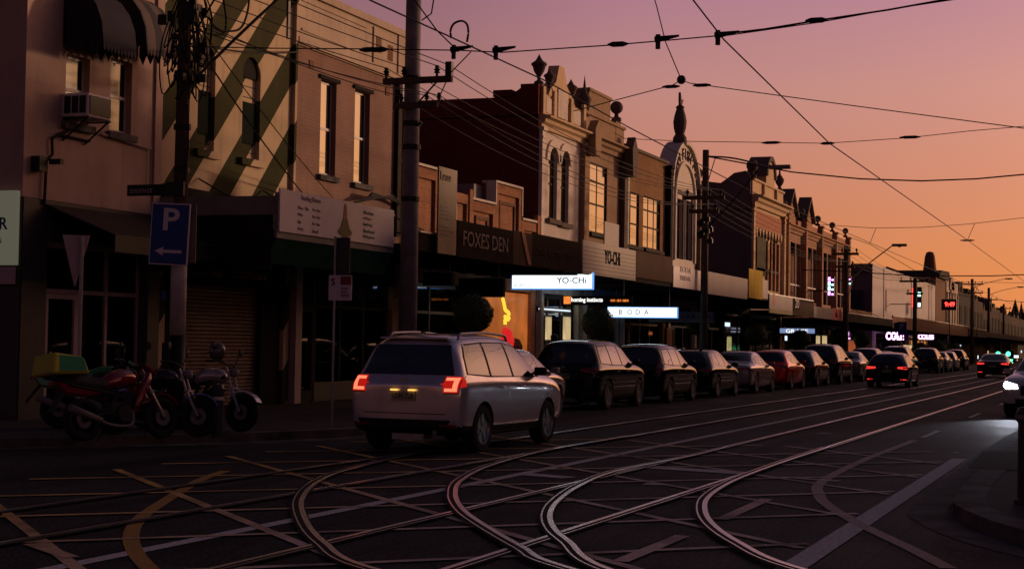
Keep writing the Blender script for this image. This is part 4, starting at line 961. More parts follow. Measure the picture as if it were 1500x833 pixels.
# hanging under-awning signs (face the street end)
def hsign(x0, y0, x1, y1, Y, label, matn, th=.14, frame='signblack', name='hanging_sign', hang=True):
    a, b = PY(x0, y0, Y), PY(x1, y1, Y)
    o = root(name, ((a.x+b.x)/2, Y, b.z), label, 'sign')
    MB().bx(a.x, b.x, Y, Y+th, b.z, a.z).build('sign_box', frame, o); MB().bx(a.x+.02, b.x-.02, Y-.012, Y-.002, b.z+.03, a.z-.02).build('sign_face', matn, o)
    if hang:
        for f_ in (.12, .88): xx = a.x+(b.x-a.x)*f_; MB().tube([(min(xx, AX-.1), Y+th/2, a.z), (min(xx, AX-.1), Y+th/2, max(a.z+.05, 3.6))], .012, 5).build('hanger', 'steel', o)
    return o, a, b
o, a, b = hsign(750, 399, 868, 424, 45.3, 'brightly lit white hanging sign reading YO-CHi', 'boxwhite', frame='boxblue')
wd = b.x-a.x; ht = a.z-b.z
text_mesh('YO-CHi', 'Y', (a.x+wd*.56, 45.3-.016, b.z+ht*.36), width=wd*.36, height=ht*.36, material='signblack', parent=o, bold=.008)
text_mesh('SELF SERVE\nFROZEN YOGURT', 'Y', (a.x+wd*.03, 45.3-.016, b.z+ht*.12), width=wd*.24, height=ht*.2, material='signink2', parent=o)
o, a, b = hsign(825, 433, 925, 447, 49.5, 'black hanging sign with lit letters and an orange square at its left end', 'signblack')
wd = b.x-a.x; ht = a.z-b.z
text_mesh('homing instincts', 'Y', (a.x+wd*.125, 49.48, b.z+ht*.2), width=wd*.46, height=ht*.62, material='litwhite', parent=o, bold=.012)
MB().bx(a.x+.03, a.x+wd*.115, 49.47, 49.486, b.z+.03, a.z-.02).build('orange_square', 'litorange', o)
text_mesh('HOME - GIFTS - DESIGN', 'Y', (a.x+wd*.70, 49.48, b.z+ht*.38), width=wd*.26, height=ht*.25, material='litorange', parent=o)
o, a, b = hsign(890, 449, 992, 466, 55.5, 'brightly lit white hanging sign with thin BODA letters', 'boxwhite', frame='boxblue')
wd = b.x-a.x; ht = a.z-b.z
for k, ch in enumerate('BODA'): text_mesh(ch, 'Y', (a.x+wd*(.17+.12*k), 55.48, b.z+ht*.3), height=ht*.45, material='signink2', parent=o)
o, a, b = hsign(950, 455, 1045, 474, 62, 'unlit grey blue hanging sign behind the topiary by the timber pole', mat('blue_grey_board', (.20, .25, .33), .5))
wd = b.x-a.x; text_mesh('SOUL', 'Y', (a.x+wd*.5, 61.985, b.z+.18), width=wd*.24, height=.17, material='signblack', parent=o)
text_mesh('SALON', 'Y', (a.x+wd*.76, 61.985, b.z+.18), width=wd*.2, height=.17, material='signblack', parent=o)
hsign(672, 407, 737, 435, 38.3, 'large unlit black hanging sign left of the bright white one', 'signblack')
hsign(620, 399, 662, 418, 36, 'small unlit black hanging sign nearest the grey street pole', 'signblack')
o, a, b = hsign(1142, 480, 1194, 489, 88, 'dim blue white lit hanging sign over a round street tree', emis('dim_blue_face', (.30, .42, .75), .6))
text_mesh('GRACE', 'Y', (a.x+.35, 87.98, b.z+.05), width=1.2, height=.2, material='litwhite', parent=o)
M['litpink'] = emis('pink_neon', (1, .45, 1), 5)
for (x0, x1, y0, y1, Y, t_, lab) in ((1298, 1324, 486, 498, 128, 'COLE', 'glowing pink letter sign half hidden by the blue parking sign'), (1345, 1368, 489, 497, 152, 'COLES', 'glowing pink letter sign furthest along the supermarket awning')):
    a, b = PY(x0, y0, Y), PY(x1, y1, Y); tt = text_mesh(t_, 'Y', (a.x, Y-.1, b.z), width=b.x-a.x, height=a.z-b.z, material='litpink', name='letter_sign', ext=.05, bold=.03); tag(tt, lab, 'sign')
# neon projecting signs, clock and an added fill tube
def neon(x0, y0, x1, y1, Y, label, cols, name='neon_sign', X0=None):
    a, b = PY(x0, y0, Y), PY(x1, y1, Y); o = root(name, ((a.x+b.x)/2, Y, b.z), label, 'sign'); MB().bx(a.x, b.x, Y, Y+.2, b.z, a.z).build('casing', 'black', o)
    n_ = len(cols); h = (a.z-b.z)/n_
    for k, cm in enumerate(cols):
        s_ = MB(); w_ = b.x-a.x; zz = b.z+h*k
        s_.bx(a.x+w_*.1, a.x+w_*.45, Y-.02, Y-.004, zz+h*.1, zz+h*.9); s_.bx(a.x+w_*.6, a.x+w_*.9, Y-.02, Y-.004, zz+h*.1, zz+h*.5); s_.build('neon_panel', cm, o)
    MB().tube([(b.x, Y+.1, b.z+.3), (FX-.02, Y+.1, b.z+.3)] if b.x < FX else [(a.x, Y+.1, b.z+.3), (FX+.003, Y+.1, b.z+.3)], .04).build('arm', 'black', o)
    return o
neon(1212, 405, 1222, 433, 97, 'cyan and magenta neon sign projecting from the terrace row', ['litmagenta', 'litcyan', 'litcyan', 'litmagenta'])
neon(1239, 405, 1247, 417, 108, 'small pink and white neon sign right of the timber crossarm pole', ['litcyan', 'litmagenta'])
nn = neon(1336, 420, 1350, 451, 135, 'large white and red neon sign projecting from the supermarket wall', ['boxwhite', 'litcyan'])
a, b = PY(1336, 421, 134.9), PY(1339, 450, 134.9); MB().bx(a.x, b.x, 134.9, 134.97, b.z, a.z).build('red_edge', 'litred', nn)
for k, (Y0_, Y1_) in enumerate(((47.0, 53.5),)):
    tag(MB().bx(FX+.5, FX+.56, Y0_, Y1_, 3.46, 3.5).build('awning_fill_tube', 'lampfill'), 'thin cool fill tube added high by the shop wall to light the awning underside', 'lamp')  # added tube that brightens the awning underside and the facade
a, b = PY(1379, 438, 150), PY(1401, 454, 150); o = root('clock_sign', ((a.x+b.x)/2, 150, b.z), 'black street display box with glowing red digits', 'display')
MB().bx(a.x, b.x, 150, 150.5, b.z, a.z).build('casing', 'black', o); text_mesh('9:49', 'Y', (a.x+.3, 149.98, b.z+.3), width=(b.x-a.x)*.66, height=(a.z-b.z)*.45, material='litred', parent=o, bold=.03)
MB().tube([((a.x+b.x)/2, 150.25, b.z), ((a.x+b.x)/2, 150.25, .13)], .09, 6).build('post', 'black', o)
# orange lit shop poster
po = root('window_poster', (FX-.1, 46, .9), 'lit orange window display with a red and yellow figure shape', 'poster')
pa, pb_ = PX(728, 433, FX-.12), PX(770, 500, FX-.12)
PY0, PY1 = PX(700, 470, FX).y, PX(783, 470, FX).y
MB().bx(FX-.14, FX-.12, PY0, PY1, .75, 3.15).build('backdrop', 'poster_orange', po)
a = PX(705, 468, FX-.1)
MB().lathe([(0, -.5), (.25, -.4), (.30, -.1), (.22, .2), (.1, .3), (0, .32)], (FX-.1, a.y+2.0, 1.75), 12).build('red_shape', 'poster_red', po)
MB().tube(spline([(FX-.08, a.y+q_, r_) for q_, r_ in ((1.7, 2.95), (1.85, 2.75), (1.95, 2.6), (2.25, 2.5), (2.2, 2.3), (1.95, 2.4), (1.95, 2.15))], 4), .06, 7).build('yellow_shape', 'poster_yellow', po)
def glowpanel(x0, y0, x1, y1, mt, label, X=FX+.03, name='shop_panel'):
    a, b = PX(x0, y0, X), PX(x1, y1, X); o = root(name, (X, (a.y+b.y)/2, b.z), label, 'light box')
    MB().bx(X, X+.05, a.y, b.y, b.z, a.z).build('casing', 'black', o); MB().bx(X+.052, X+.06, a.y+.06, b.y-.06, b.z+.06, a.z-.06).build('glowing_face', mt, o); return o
pass
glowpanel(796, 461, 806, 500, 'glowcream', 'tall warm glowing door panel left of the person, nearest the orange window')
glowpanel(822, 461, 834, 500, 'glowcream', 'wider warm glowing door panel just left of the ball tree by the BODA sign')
glowpanel(786, 448, 834, 459, 'glowcool', 'long white glowing panel drawn as the BODA sign reflection above the warm door panels')  # reflection of the BODA sign in the shop glass, painted as a glowing panel
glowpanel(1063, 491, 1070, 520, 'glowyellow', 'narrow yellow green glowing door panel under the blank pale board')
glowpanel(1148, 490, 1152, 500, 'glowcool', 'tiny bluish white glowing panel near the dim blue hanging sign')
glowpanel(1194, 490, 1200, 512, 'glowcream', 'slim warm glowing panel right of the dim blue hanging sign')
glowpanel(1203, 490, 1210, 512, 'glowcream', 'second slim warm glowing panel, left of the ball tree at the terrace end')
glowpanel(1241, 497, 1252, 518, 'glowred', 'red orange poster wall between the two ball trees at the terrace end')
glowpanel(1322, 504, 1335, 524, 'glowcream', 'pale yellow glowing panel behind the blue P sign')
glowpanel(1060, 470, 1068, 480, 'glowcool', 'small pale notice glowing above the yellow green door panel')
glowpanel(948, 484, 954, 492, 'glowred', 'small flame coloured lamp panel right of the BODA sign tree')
glowpanel(975, 480, 983, 508, 'terrace', 'unlit orange timber panel left of the tree under the lamp pole')
MB().lathe([(0, -.4), (.28, -.3), (.3, 0), (.2, .2), (0, .25)], (FX-.1, a.y+2.75, 1.5), 12).build('brown_shape', mat('poster_brown', (.16, .07, .02), .7), po)
# small odds and ends under the awnings
for (px_, py_, s_, col, lab) in ((122, 464, .06, 'litred', 'tiny red lamp inside the dark corner shop'), (145, 484, .09, 'lityellow', 'yellow glowing tube inside the dark corner shop')):
    p = PX(px_, py_, FX-1.2); q = MB()
    if s_ > .07: q.bx(p.x, p.x+.05, p.y-.03, p.y+.03, p.z-.18, p.z+.18)
    else: q.bx(p.x, p.x+.05, p.y-.08, p.y+.08, p.z-.03, p.z+.03)
    tag(q.build('shop_lamp', col), lab, 'lamp')
p = PX(141, 433, FX-1.1); tag(MB().bx(p.x, p.x+.05, p.y-.28, p.y+.28, p.z-.07, p.z+.07).build('shop_sign', 'litgreendim'), 'dim green sign box inside the dark corner shop', 'sign')

# ------------------------------------------------------------------ poles, street signs, wires
def onpole(px, X): return PX(px, 500, X)
def insul(mb, p, s=1.0): mb.lathe([(0, 0), (.03*s, 0), (.03*s, .06*s), (.07*s, .08*s), (.04*s, .11*s), (.075*s, .14*s), (.04*s, .17*s), (.05*s, .22*s), (0, .24*s)], p, 8)
PA = Vector((-14.2, 22.6, .13)); PB = Vector((-14.1, 31.35, .13)); PC = Vector((-14.3, 58.0, .13)); PD = Vector((-14.3, 90.3, .13)); PE = Vector((-14.3, 122, .13))
o = root('street_pole', PA, 'nearest pole, timber above and pale below, loaded with cables and a blue parking sign', 'pole')
MB().tube([PA+Vector((0, 0, 1.5)), PA+Vector((0, 0, 3.2))], .128, 14).build('lower_sleeve', 'polewhite', o, smooth=True)
MB().tube([PA, PA+Vector((0, 0, 1.5))], .132, 14).build('base_band', 'black', o, smooth=True)
MB().tube([PA+Vector((0, 0, 3.2)), PA+Vector((.0, 0, 9.4))], [.115, .095], 14).build('shaft', 'wood', o, smooth=True)
h = MB()
for z, r_ in ((3.5, .135), (4.1, .13), (4.8, .14), (5.6, .16), (5.66, .15)): h.tube([PA+Vector((0, 0, z)), PA+Vector((0, 0, z+.09))], r_, 12)
rnd = random.Random(3)
for k in range(34):
    z = rnd.uniform(5.6, 7.3); t = rnd.uniform(0, 6.28); r_ = rnd.uniform(.12, .38); h.box(PA+Vector((r_*math.cos(t), r_*math.sin(t), z)), (rnd.uniform(.05, .16), rnd.uniform(.05, .14), rnd.uniform(.05, .2)))
h.build('fittings', 'black', o)
cb = MB()
for k in range(28):
    t = rnd.uniform(0, 6.28); a_ = rnd.uniform(.12, .5); z0 = rnd.uniform(5.3, 6.2); z1 = rnd.uniform(6.6, 7.6)
    cb.tube(spline([PA+Vector((.1*math.cos(t), .1*math.sin(t), z1)), PA+Vector((a_*math.cos(t), a_*math.sin(t), (z0+z1)/2)), PA+Vector((a_*.8*math.cos(t+.5), a_*math.sin(t+.5), z0)), PA+Vector((.1*math.cos(t+1), .1*math.sin(t+1), z0+.3))], 5), .012, 5)
cb.build('cable_loops', 'wire', o)
cr = MB()
for z in (7.55, 8.6): cr.box(PA+Vector((.3, 0, z)), (2.3, .1, .12))
cr.build('crossarm', 'wood', o)
cl = MB().tube([PA+Vector((.11, -.05, 4.0)), PA+Vector((.16, -.06, 4.5)), PA+Vector((.12, -.05, 5.2))], .02); cl.build('conduit', 'black', o)
# blue parking sign
def psign(px0, py0, px1, py1, Y, tilt, label, arrow=True, letter=True):
    a, b = PY(px0, py0, Y), PY(px1, py1, Y); w_, h_ = b.x-a.x, a.z-b.z
    o = root('parking_sign', ((a.x+b.x)/2, Y, b.z), label, 'sign')
    MB().bx(a.x, b.x, Y, Y+.02, b.z, a.z).build('plate', 'signwhite', o, bevel=.004)
    MB().bx(a.x+.02, b.x-.02, Y-.006, Y-.001, b.z+.02, a.z-.02).build('blue_face', 'pblue', o)
    if letter: text_mesh('P', 'Y', (a.x+w_*.33, Y-.012, b.z+h_*.56), width=w_*.42, height=h_*.36, material='signwhite', parent=o, bold=.02, ext=.002)
    if arrow:
        yy = b.z+h_*.22; MB().add([(a.x+w_*q, Y-.012, yy+h_*r_) for q, r_ in ((.15, 0), (.38, .075), (.36, .025), (.85, .025), (.85, -.025), (.36, -.025), (.38, -.075))], [(0, 1, 2, 3, 4, 5, 6)]).build('arrow', 'signwhite', o)
    return o
M['pblue'] = mat('parking_blue', (.015, .05, .22), .45, var=.15)
psn = psign(221, 298, 272, 388, 22.4, 0, 'blue parking sign with white P and left arrow on the nearest pole')
psn.rotation_euler = (0, R(2.5), R(6))
a, b = PY(270, 300, 22.75), PY(286, 385, 22.75); tag(MB().bx(a.x-.2, b.x, 22.75, 22.765, b.z, a.z).build('plain_sign', 'polegrey'), 'plain grey back of a second sign behind the blue parking sign', 'sign')
a, b = PY(187, 271, 22.45), PY(246, 286, 22.45); o = root('street_name_sign', ((a.x+b.x)/2, 22.45, b.z), 'dark street name blade sticking out left of the nearest pole', 'sign')
MB().bx(a.x, b.x, 22.44, 22.47, b.z, a.z).build('blade', 'signdark', o); text_mesh('SOUTH ST', 'Y', (a.x+.06, 22.433, b.z+.04), width=.42, height=.07, material='signink', parent=o)
MB().bx(b.x-.03, PA.x+.15, 22.43, 22.49, b.z-.01, a.z+.03).build('clamp', 'black', o)
c = PY(241, 432, 22.44); tag(MB().bx(c.x-.05, c.x+.02, 22.45, 22.455, c.z-.07, c.z+.07).build('notice', 'pblue'), 'small blue notice stuck on the pale lower part of the nearest pole', 'notice')
c = PY(243, 520, 22.42); o = tag(MB().bx(c.x-.09, c.x+.08, 22.44, 22.45, c.z-.25, c.z+.2).build('poster', 'signdark'), 'dark poster on the black base of the nearest pole', 'poster')
# give way sign back
gp = Vector((-15.05, 21.7, .13)); gp.x = PY(115, 560, 21.7).x
o = root('give_way_sign', gp, 'triangular road sign seen from behind on a thin grey post beside the red motorbike', 'sign')
a, b, c = PY(97, 344, 21.68), PY(123, 344, 21.68), PY(109, 420, 21.68)
MB().tube([gp, Vector((gp.x, 21.7, a.z-.02))], .03, 8).build('post', 'steel', o)
q = MB(); q.add([(v.x, v.y+dy, v.z) for dy in (0, .015) for v in (a+Vector((0, -.1, 0)), b+Vector((0, .15, 0)), c)], [(0, 1, 2), (3, 5, 4), (0, 3, 4, 1), (1, 4, 5, 2), (2, 5, 3, 0)]); q.build('plate', 'signink', o)
# parking restriction sign on thin post
sp = PX(490, 420, -12.75); o = root('restriction_sign', (sp.x, sp.y, .13), 'small white restriction sign with red panel on a thin post left of the silver wagon', 'sign')
MB().tube([(sp.x, sp.y, .13), (sp.x, sp.y, PY(497, 346, sp.y).z)], .022, 8).build('post', 'steel', o)
a, b = PY(482, 403, sp.y-.03), PY(515, 440, sp.y-.03); MB().bx(a.x, b.x, sp.y-.035, sp.y-.025, b.z, a.z).build('plate', 'signwhite', o)
w_, h_ = b.x-a.x, a.z-b.z
MB().bx(a.x+w_*.52, b.x-.01, sp.y-.042, sp.y-.037, a.z-h_*.38, a.z-.02).build('red_panel', mat('sign_red', (.25, .03, .03), .5), o)
text_mesh('S', 'Y', (a.x+w_*.12, sp.y-.04, b.z+h_*.6), height=h_*.28, material='signblack', parent=o); text_mesh('8am-6pm\nMon-Fri\nLOADING', 'Y', (a.x+w_*.55, sp.y-.04, b.z+h_*.15), width=w_*.36, height=h_*.4, material='signink', parent=o)
a, b = PY(490, 348, sp.y+.03), PY(512, 402, sp.y+.03); MB().bx(a.x, b.x, sp.y+.025, sp.y+.04, b.z+.01, a.z).build('upper_plate', 'tile_dark', o)

# tall grey street pole
o = root('street_pole', PB, 'thick grey tram pole with two crossarms rising behind the silver wagon', 'pole')
MB().tube([PB, PB+Vector((0, 0, 4.4)), PB+Vector((0, 0, 4.45)), PB+Vector((0, 0, 10.5))], [.20, .185, .175, .155], 18).build('shaft', 'polegrey', o, smooth=True)
h = MB()
for z in (4.4, 5.5, 6.0, 6.95): h.tube([PB+Vector((0, 0, z)), PB+Vector((0, 0, z+.1))], .20, 14)
h.tube([PB+Vector((.15, -.1, 6.0)), PB+Vector((.28, -.1, 6.05))], .03); h.build('band', 'black', o)
zb = PY(600, 121, PB.y).z; xa, xb = PY(562, 122, PB.y-.25).x, PY(662, 122, PB.y-.25).x; zb2 = PY(600, 158, PB.y).z
MB().bx(xa, xb, PB.y-.30, PB.y-.2, zb-.07, zb+.06).build('crossarm', 'wood', o)
MB().bx(PY(585, 150, PB.y).x, PY(648, 150, PB.y).x, PB.y-.30, PB.y-.2, zb2-.05, zb2+.07).build('crossarm', 'wood', o)
MB().tube([(xb-.35, PB.y-.26, zb-.07), (PB.x+.15, PB.y-.2, zb-.55)], .018).tube([(xa+.35, PB.y-.26, zb-.07), (PB.x-.15, PB.y-.2, zb-.55)], .018).build('brace', 'black', o)
insB = [PY(x, 112, PB.y-.25) for x in (566, 592, 640, 658)]; insB2 = [PY(x, 148, PB.y-.25) for x in (588, 625, 643)]
h = MB()
for p in insB: p.z = zb+.06; insul(h, p, 1.0)
for p in insB2: p.z = zb2+.07; insul(h, p, .8)
h.box((insB[3].x, PB.y-.25, zb+.2), (.14, .12, .3)); h.build('insulator', 'black', o)
# timber poles further on
def tpole(P, r_, h_, arms, label, lamp=None):
    o = root('street_pole', P, label, 'pole'); MB().tube([P, P+Vector((0, 0, h_))], [r_, r_*.8], 10).build('shaft', 'wood', o, smooth=True)
    tops = []
    for (z, w_, n_) in arms:
        MB().bx(P.x-w_/2, P.x+w_/2, P.y-.22, P.y-.1, z-.07, z+.07).build('crossarm', 'wood', o); h = MB()
        for k in range(n_):
            p = Vector((P.x-w_/2+.12+(w_-.24)*k/(n_-1), P.y-.16, z+.07)); insul(h, p, 1.0); tops.append(p+Vector((0, 0, .2)))
        h.build('insulator', 'black', o)
    if lamp:
        (tip, z0) = lamp; t0 = P+Vector((0, 0, z0))
        MB().tube(spline([t0, t0*.55+tip*.45+Vector((0, 0, .1)), tip], 5), .035, 6).build('lamp_arm', 'steel', o)
        MB().box(tip+Vector((.35, 0, 0)), (.8, .28, .14)).lathe([(0, -.12), (.1, -.1), (.13, -.05)], tip+Vector((.35, 0, 0)), 8).build('lamp_head', 'polegrey', o, bevel=.03)
        MB().tube([P+Vector((.1, 0, z0-.9)), t0*.85+tip*.15], .02).build('lamp_strut', 'steel', o)
    return tops
zC = PY(1035, 290, PC.y).z; zC2 = PY(1035, 310, PC.y).z
tipC = PX(1132, 247, -11.9); tipC = PY(1128, 245, PC.y)
tC = tpole(PC, .15, PY(1035, 225, PC.y).z, [(zC, PY(1065, 290, PC.y).x-PY(1006, 290, PC.y).x, 4), (zC2, 1.1, 3)], 'timber pole with a long armed street lamp beside the arched white shop', (tipC, PY(1037, 230, PC.y).z-.1))
zD = PY(1240, 372, PD.y).z
tipD = PY(1308, 359, PD.y)
tD = tpole(PD, .17, zD+.3, [(zD, PY(1260, 370, PD.y).x-PY(1222, 370, PD.y).x, 4), (zD-.7, 1.0, 3)], 'timber pole with a lamp arm at the right end of the terrace row', (tipD, PY(1250, 420, PD.y).z))
zE = PY(1340, 412, PE.y).z
tE = tpole(PE, .18, zE+.3, [(zE, 2.2, 4), (zE-.9, 1.2, 3)], 'far timber pole in front of the supermarket neon sign', None)
PF = Vector((-14.3, 170, .13)); tF = tpole(PF, .18, 8.6, [(8.2, 2.2, 4)], 'farthest timber pole beside the red display', (PY(1440, 438, 170), 8.3))
h = MB()
for k in range(14):
    t = k*.9; h.box(PC+Vector((.22*math.cos(t), .22*math.sin(t), zC2-1.2+.06*k)), (.14, .12, .16))
o_ = tag(h.build('cable_box', 'black'), 'cluster of cable joints hanging on the lamp pole below its crossarms', 'cable box')

for px_, Y_ in ((1448, 215), (1470, 260), (1484, 320), (1425, 190)):
    c = PY(px_, 500, Y_); P_ = Vector((c.x, Y_, 0)); tpole(P_, .2, 8.5+(Y_ % 7)*.2, [(8.0, 2.2, 4)], {1448: 'thin far pole rising left of the church spire', 1470: 'thin far pole close to the church spire', 1484: 'farthest thin pole under the spire', 1425: 'thin far pole right of the red display'}[px_], (P_+Vector((3.5, 0, 9.6)), 8.6) if px_ != 1470 else None)
def wire(a, b, sag=.25, r_=.012, label='', group='overhead power lines', n=14, name='power_line', cat='cable'):
    a, b = Vector(a), Vector(b); pts = [a.lerp(b, k/n)-Vector((0, 0, sag*4*(k/n)*(1-k/n))) for k in range(n+1)]
    return tag(MB().tube(pts, r_*.82, 5).build(name, 'wire'), label, cat, group)
up = Vector((0, 0, .22))
LW_ = 'thin black power line strung between the street poles along the shops'
A0 = [PX(265, y, -14.4) for y in (-84, -58, -34, -14)]
Bt = [insB[3]+up, insB[2]+up, insB[1]+up, insB[0]+up]
for k in range(4):
    s_ = A0[k]; s_ = s_+(s_-Bt[k])*1.2
    wire(s_, Bt[k], .18, .013, LW_); wire(Bt[k], tC[3-k], .5, .012, LW_); wire(tC[3-k], tD[3-k], .4, .012, LW_); wire(tD[3-k], tE[3-k], .5, .012, LW_); wire(tE[k], tF[k], .6, .012, LW_)
for k in range(3):
    s_ = PX(262, 18+k*8, -14.3); wire(s_, insB2[k]+up*.6, .12, .012, LW_); wire(insB2[k]+up*.6, tC[4+k], .7, .012, LW_); wire(tC[4+k], tD[4+k], .5, .012, LW_)
wire(PX(262, 60, -14.3), PX(437, 76, FX+.1), .1, .02, LW_); wire(PX(255, 100, -14.2), PX(345, 0, -13.2)+Vector((0, 0, .6)), .0, .02, 'thick black stay running up and right from the nearest pole', None, name='stay_cable')
wire(PX(258, 145, -14.2), PX(420, -12, -13.4), -.05, .035, 'thickest black cable crossing up and right from the nearest pole', None, name='stay_cable')
wire(PX(272, 40, -14.1), PX(445, 285, FX+.25), .1, .02, 'service cable running down right across the striped wall', None, name='service_cable')
wire(PX(285, 30, -14.1), PX(488, 290, FX+.25), .1, .013, 'thinner service cable crossing the striped wall to the brown brick wall', None, name='service_cable')
lp = [PX(x, y, -14.0) for x, y in ((298, -8), (306, 26), (318, 42), (332, 46), (352, 42), (362, 20), (366, -10))]
tag(MB().tube(spline(lp, 6), .02, 6).build('cable_loop', 'wire'), 'large hanging loop of black cable right of the nearest pole', 'cable')
lp = [PX(x, y, -14.05) for x, y in ((278, 0), (284, 34), (300, 48), (326, 50), (331, 30), (326, -8))]
tag(MB().tube(spline(lp, 6), .018, 6).build('cable_loop', 'wire'), 'smaller hanging cable loop close beside the nearest pole', 'cable')
# down cable from lamp pole
wire(PY(1033, 335, PC.y), PY(1110, 250, PC.y-.3), .1, .03, 'black stay running up right from the lamp pole', None, name='stay_cable')

# tram contact wires
def poly(pts, r_, label, name='contact_wire', cat='cable', group=None): return tag(MB().tube(pts, r_*.78, 6).build(name, 'wire'), label, cat, group)
cw = lambda X, L_: [PX(x, y, X) for x, y in L_]
far_w = cw(-8.69, [(500, -22), (545, 2), (659, 54), (800, 119), (920, 186)]); far_w += [Vector((-8.69, y, 5.45)) for y in (40, 60, 90, 140, 220)]
poly(far_w, .014, 'tram contact wire over the far track falling to the right across the ornate shops')
near_w = cw(-5.11, [(1000, -20), (1015, 0), (1060, 58), (1215, 210), (1415, 350)]); near_w += [Vector((-5.11, y, 5.4)) for y in (85, 140, 220)]
poly(near_w, .014, 'tram contact wire over the near track crossing the open sky on the right')
Yc = 21.6
def span(L_, Y, label, r_=.012, name='span_wire'): return poly([PY(x, y, Y) for x, y in L_], r_, label, name, 'cable')
span([(250, 68), (400, 71), (545, 72), (672, 74), (735, 77), (900, 66), (970, 60), (1060, 52)], 21.6, 'uppermost thin span wire running right from the nearest pole')
span([(1060, 50), (1120, 43), (1200, 30), (1300, 15), (1560, -32)], 21.6, 'thick twin span wire rising to the top right corner', .017)
span([(1060, 53), (1200, 33), (1310, 13), (1560, -25)], 21.65, 'lower strand of the twin span wire at the top right', .010)
span([(840, 163), (985, 125), (998, 117), (1010, 122), (1250, 155), (1500, 188), (1560, 196)], 34, 'span wire passing through the round insulator in the middle of the sky', .014)
span([(953, -20), (962, 10), (975, 62), (998, 117)], 30, 'short wire dropping from the top edge to the round insulator', .014)
span([(900, 195), (915, 203), (1000, 207), (1210, 210), (1330, 202), (1420, 192), (1560, 180)], 40, 'thin level span wire passing in front of the carved finial', .012)
span([(1035, 229), (1160, 252), (1260, 262), (1350, 265), (1430, 262), (1560, 250)], PC.y, 'thick sagging cable running right from the lamp pole', .035)
span([(1190, 328), (1280, 334), (1350, 333), (1420, 328), (1560, 312)], 70, 'thin span wire above the distant terrace row', .016)
span([(1160, 310), (1190, 328), (1275, 358), (1340, 396), (1360, 402)], 72, 'slack wire falling from the terrace gables towards the supermarket', .016)
span([(1175, 395), (1250, 398), (1340, 404), (1450, 404), (1560, 400)], 92, 'dark cable crossing low over the supermarket roof', .04)
span([(1215, 390), (1300, 410), (1420, 413), (1560, 415)], 110, 'faint span wire just above the far roofs', .018)
span([(1385, 428), (1430, 436), (1470, 440), (1560, 447)], 140, 'farthest cable falling to the right over the far roofs', .035)
span([(1283, 335), (1274, 357)], 70, 'short dropper wire between two far span wires', .016)
span([(1428, 327), (1417, 352)], 70, 'short dropper wire holding the near contact wire', .016)
span([(690, 76), (659, 108), (640, 150)], 24, 'short wire dropping from the span wire to the pole crossarm', .012)
span([(607, 0), (640, 45), (672, 76)], 22.5, 'short stay wire slanting down right from the grey pole top', .014)
span([(640, -30), (632, 20), (618, 30), (634, 40)][:3], 22.4, 'black feeder wire hanging from the top edge beside the grey pole', .014)
lp = [PY(x, y, 21.5) for x, y in ((661, 56), (660, 45), (665, 35), (676, 31), (684, 36), (686, 48), (684, 62))]
tag(MB().tube(spline(lp, 6), .016, 6).build('feeder_loop', 'wire'), 'hoop shaped feeder cable on the far contact wire right of the grey pole', 'cable')
def fitting(px, py, Y, s_, label, kind='bar'):
    p = PY(px, py, Y); q = MB()
    if kind == 'ball': q.lathe([(s_*math.sin(math.pi*k/8), -s_*math.cos(math.pi*k/8)) for k in range(9)], p, 12)
    elif kind == 'hanger': q.tube([p+Vector((-.12, 0, .03)), p+Vector((.22, 0, .07))], [.05, .015], 6); q.tube([p+Vector((-.08, 0, .1)), p+Vector((-.08, 0, -.1))], .035, 6)
    else: q.tube([p+Vector((-s_, 0, 0)), p+Vector((-s_*.5, 0, .0)), p+Vector((s_*.5, 0, 0)), p+Vector((s_, 0, 0))], [.012, .04, .04, .012], 6)
    return tag(q.build('wire_insulator', 'black', smooth=False), label, 'insulator')
fitting(998, 117, 34, .10, 'round black insulator where three wires meet in the sky', 'ball')
fitting(672, 76, 21.6, .1, 'black wire hanger right of the hoop cable', 'hanger'); fitting(734, 77, 21.6, .1, 'black wire hanger above the red brick side wall', 'hanger')
fitting(972, 61, 21.6, .1, 'black wire hanger under the short dropping wire', 'hanger'); fitting(1060, 55, 21.6, .1, 'black wire hanger where the near contact wire begins its long fall', 'hanger')
fitting(905, 65, 21.6, .15, 'slim insulator left of the short dropping wire'); fitting(1196, 30, 21.6, .15, 'slim insulator on the twin wire at the top right')
fitting(1028, 125, 34, .2, 'slim insulator just right of the round one'); fitting(983, 127, 34, .2, 'slim insulator just left of the round one')
fitting(1130, 209, 40, .25, 'slim insulator on the level wire above the pediment shop'); fitting(1333, 201, 40, .25, 'slim insulator on the level wire at the right')
fitting(540, 73, 21.6, .15, 'slim insulator in front of the cream parapet'); fitting(1212, 210, 40, .18, 'small clamp where the level wire meets the contact wire')
fitting(1417, 352, 70, .3, 'small clamp under the dropper at the far right'); fitting(555, 73, 21.6, .15, 'second slim insulator in front of the cream parapet, nearer the grey pole')

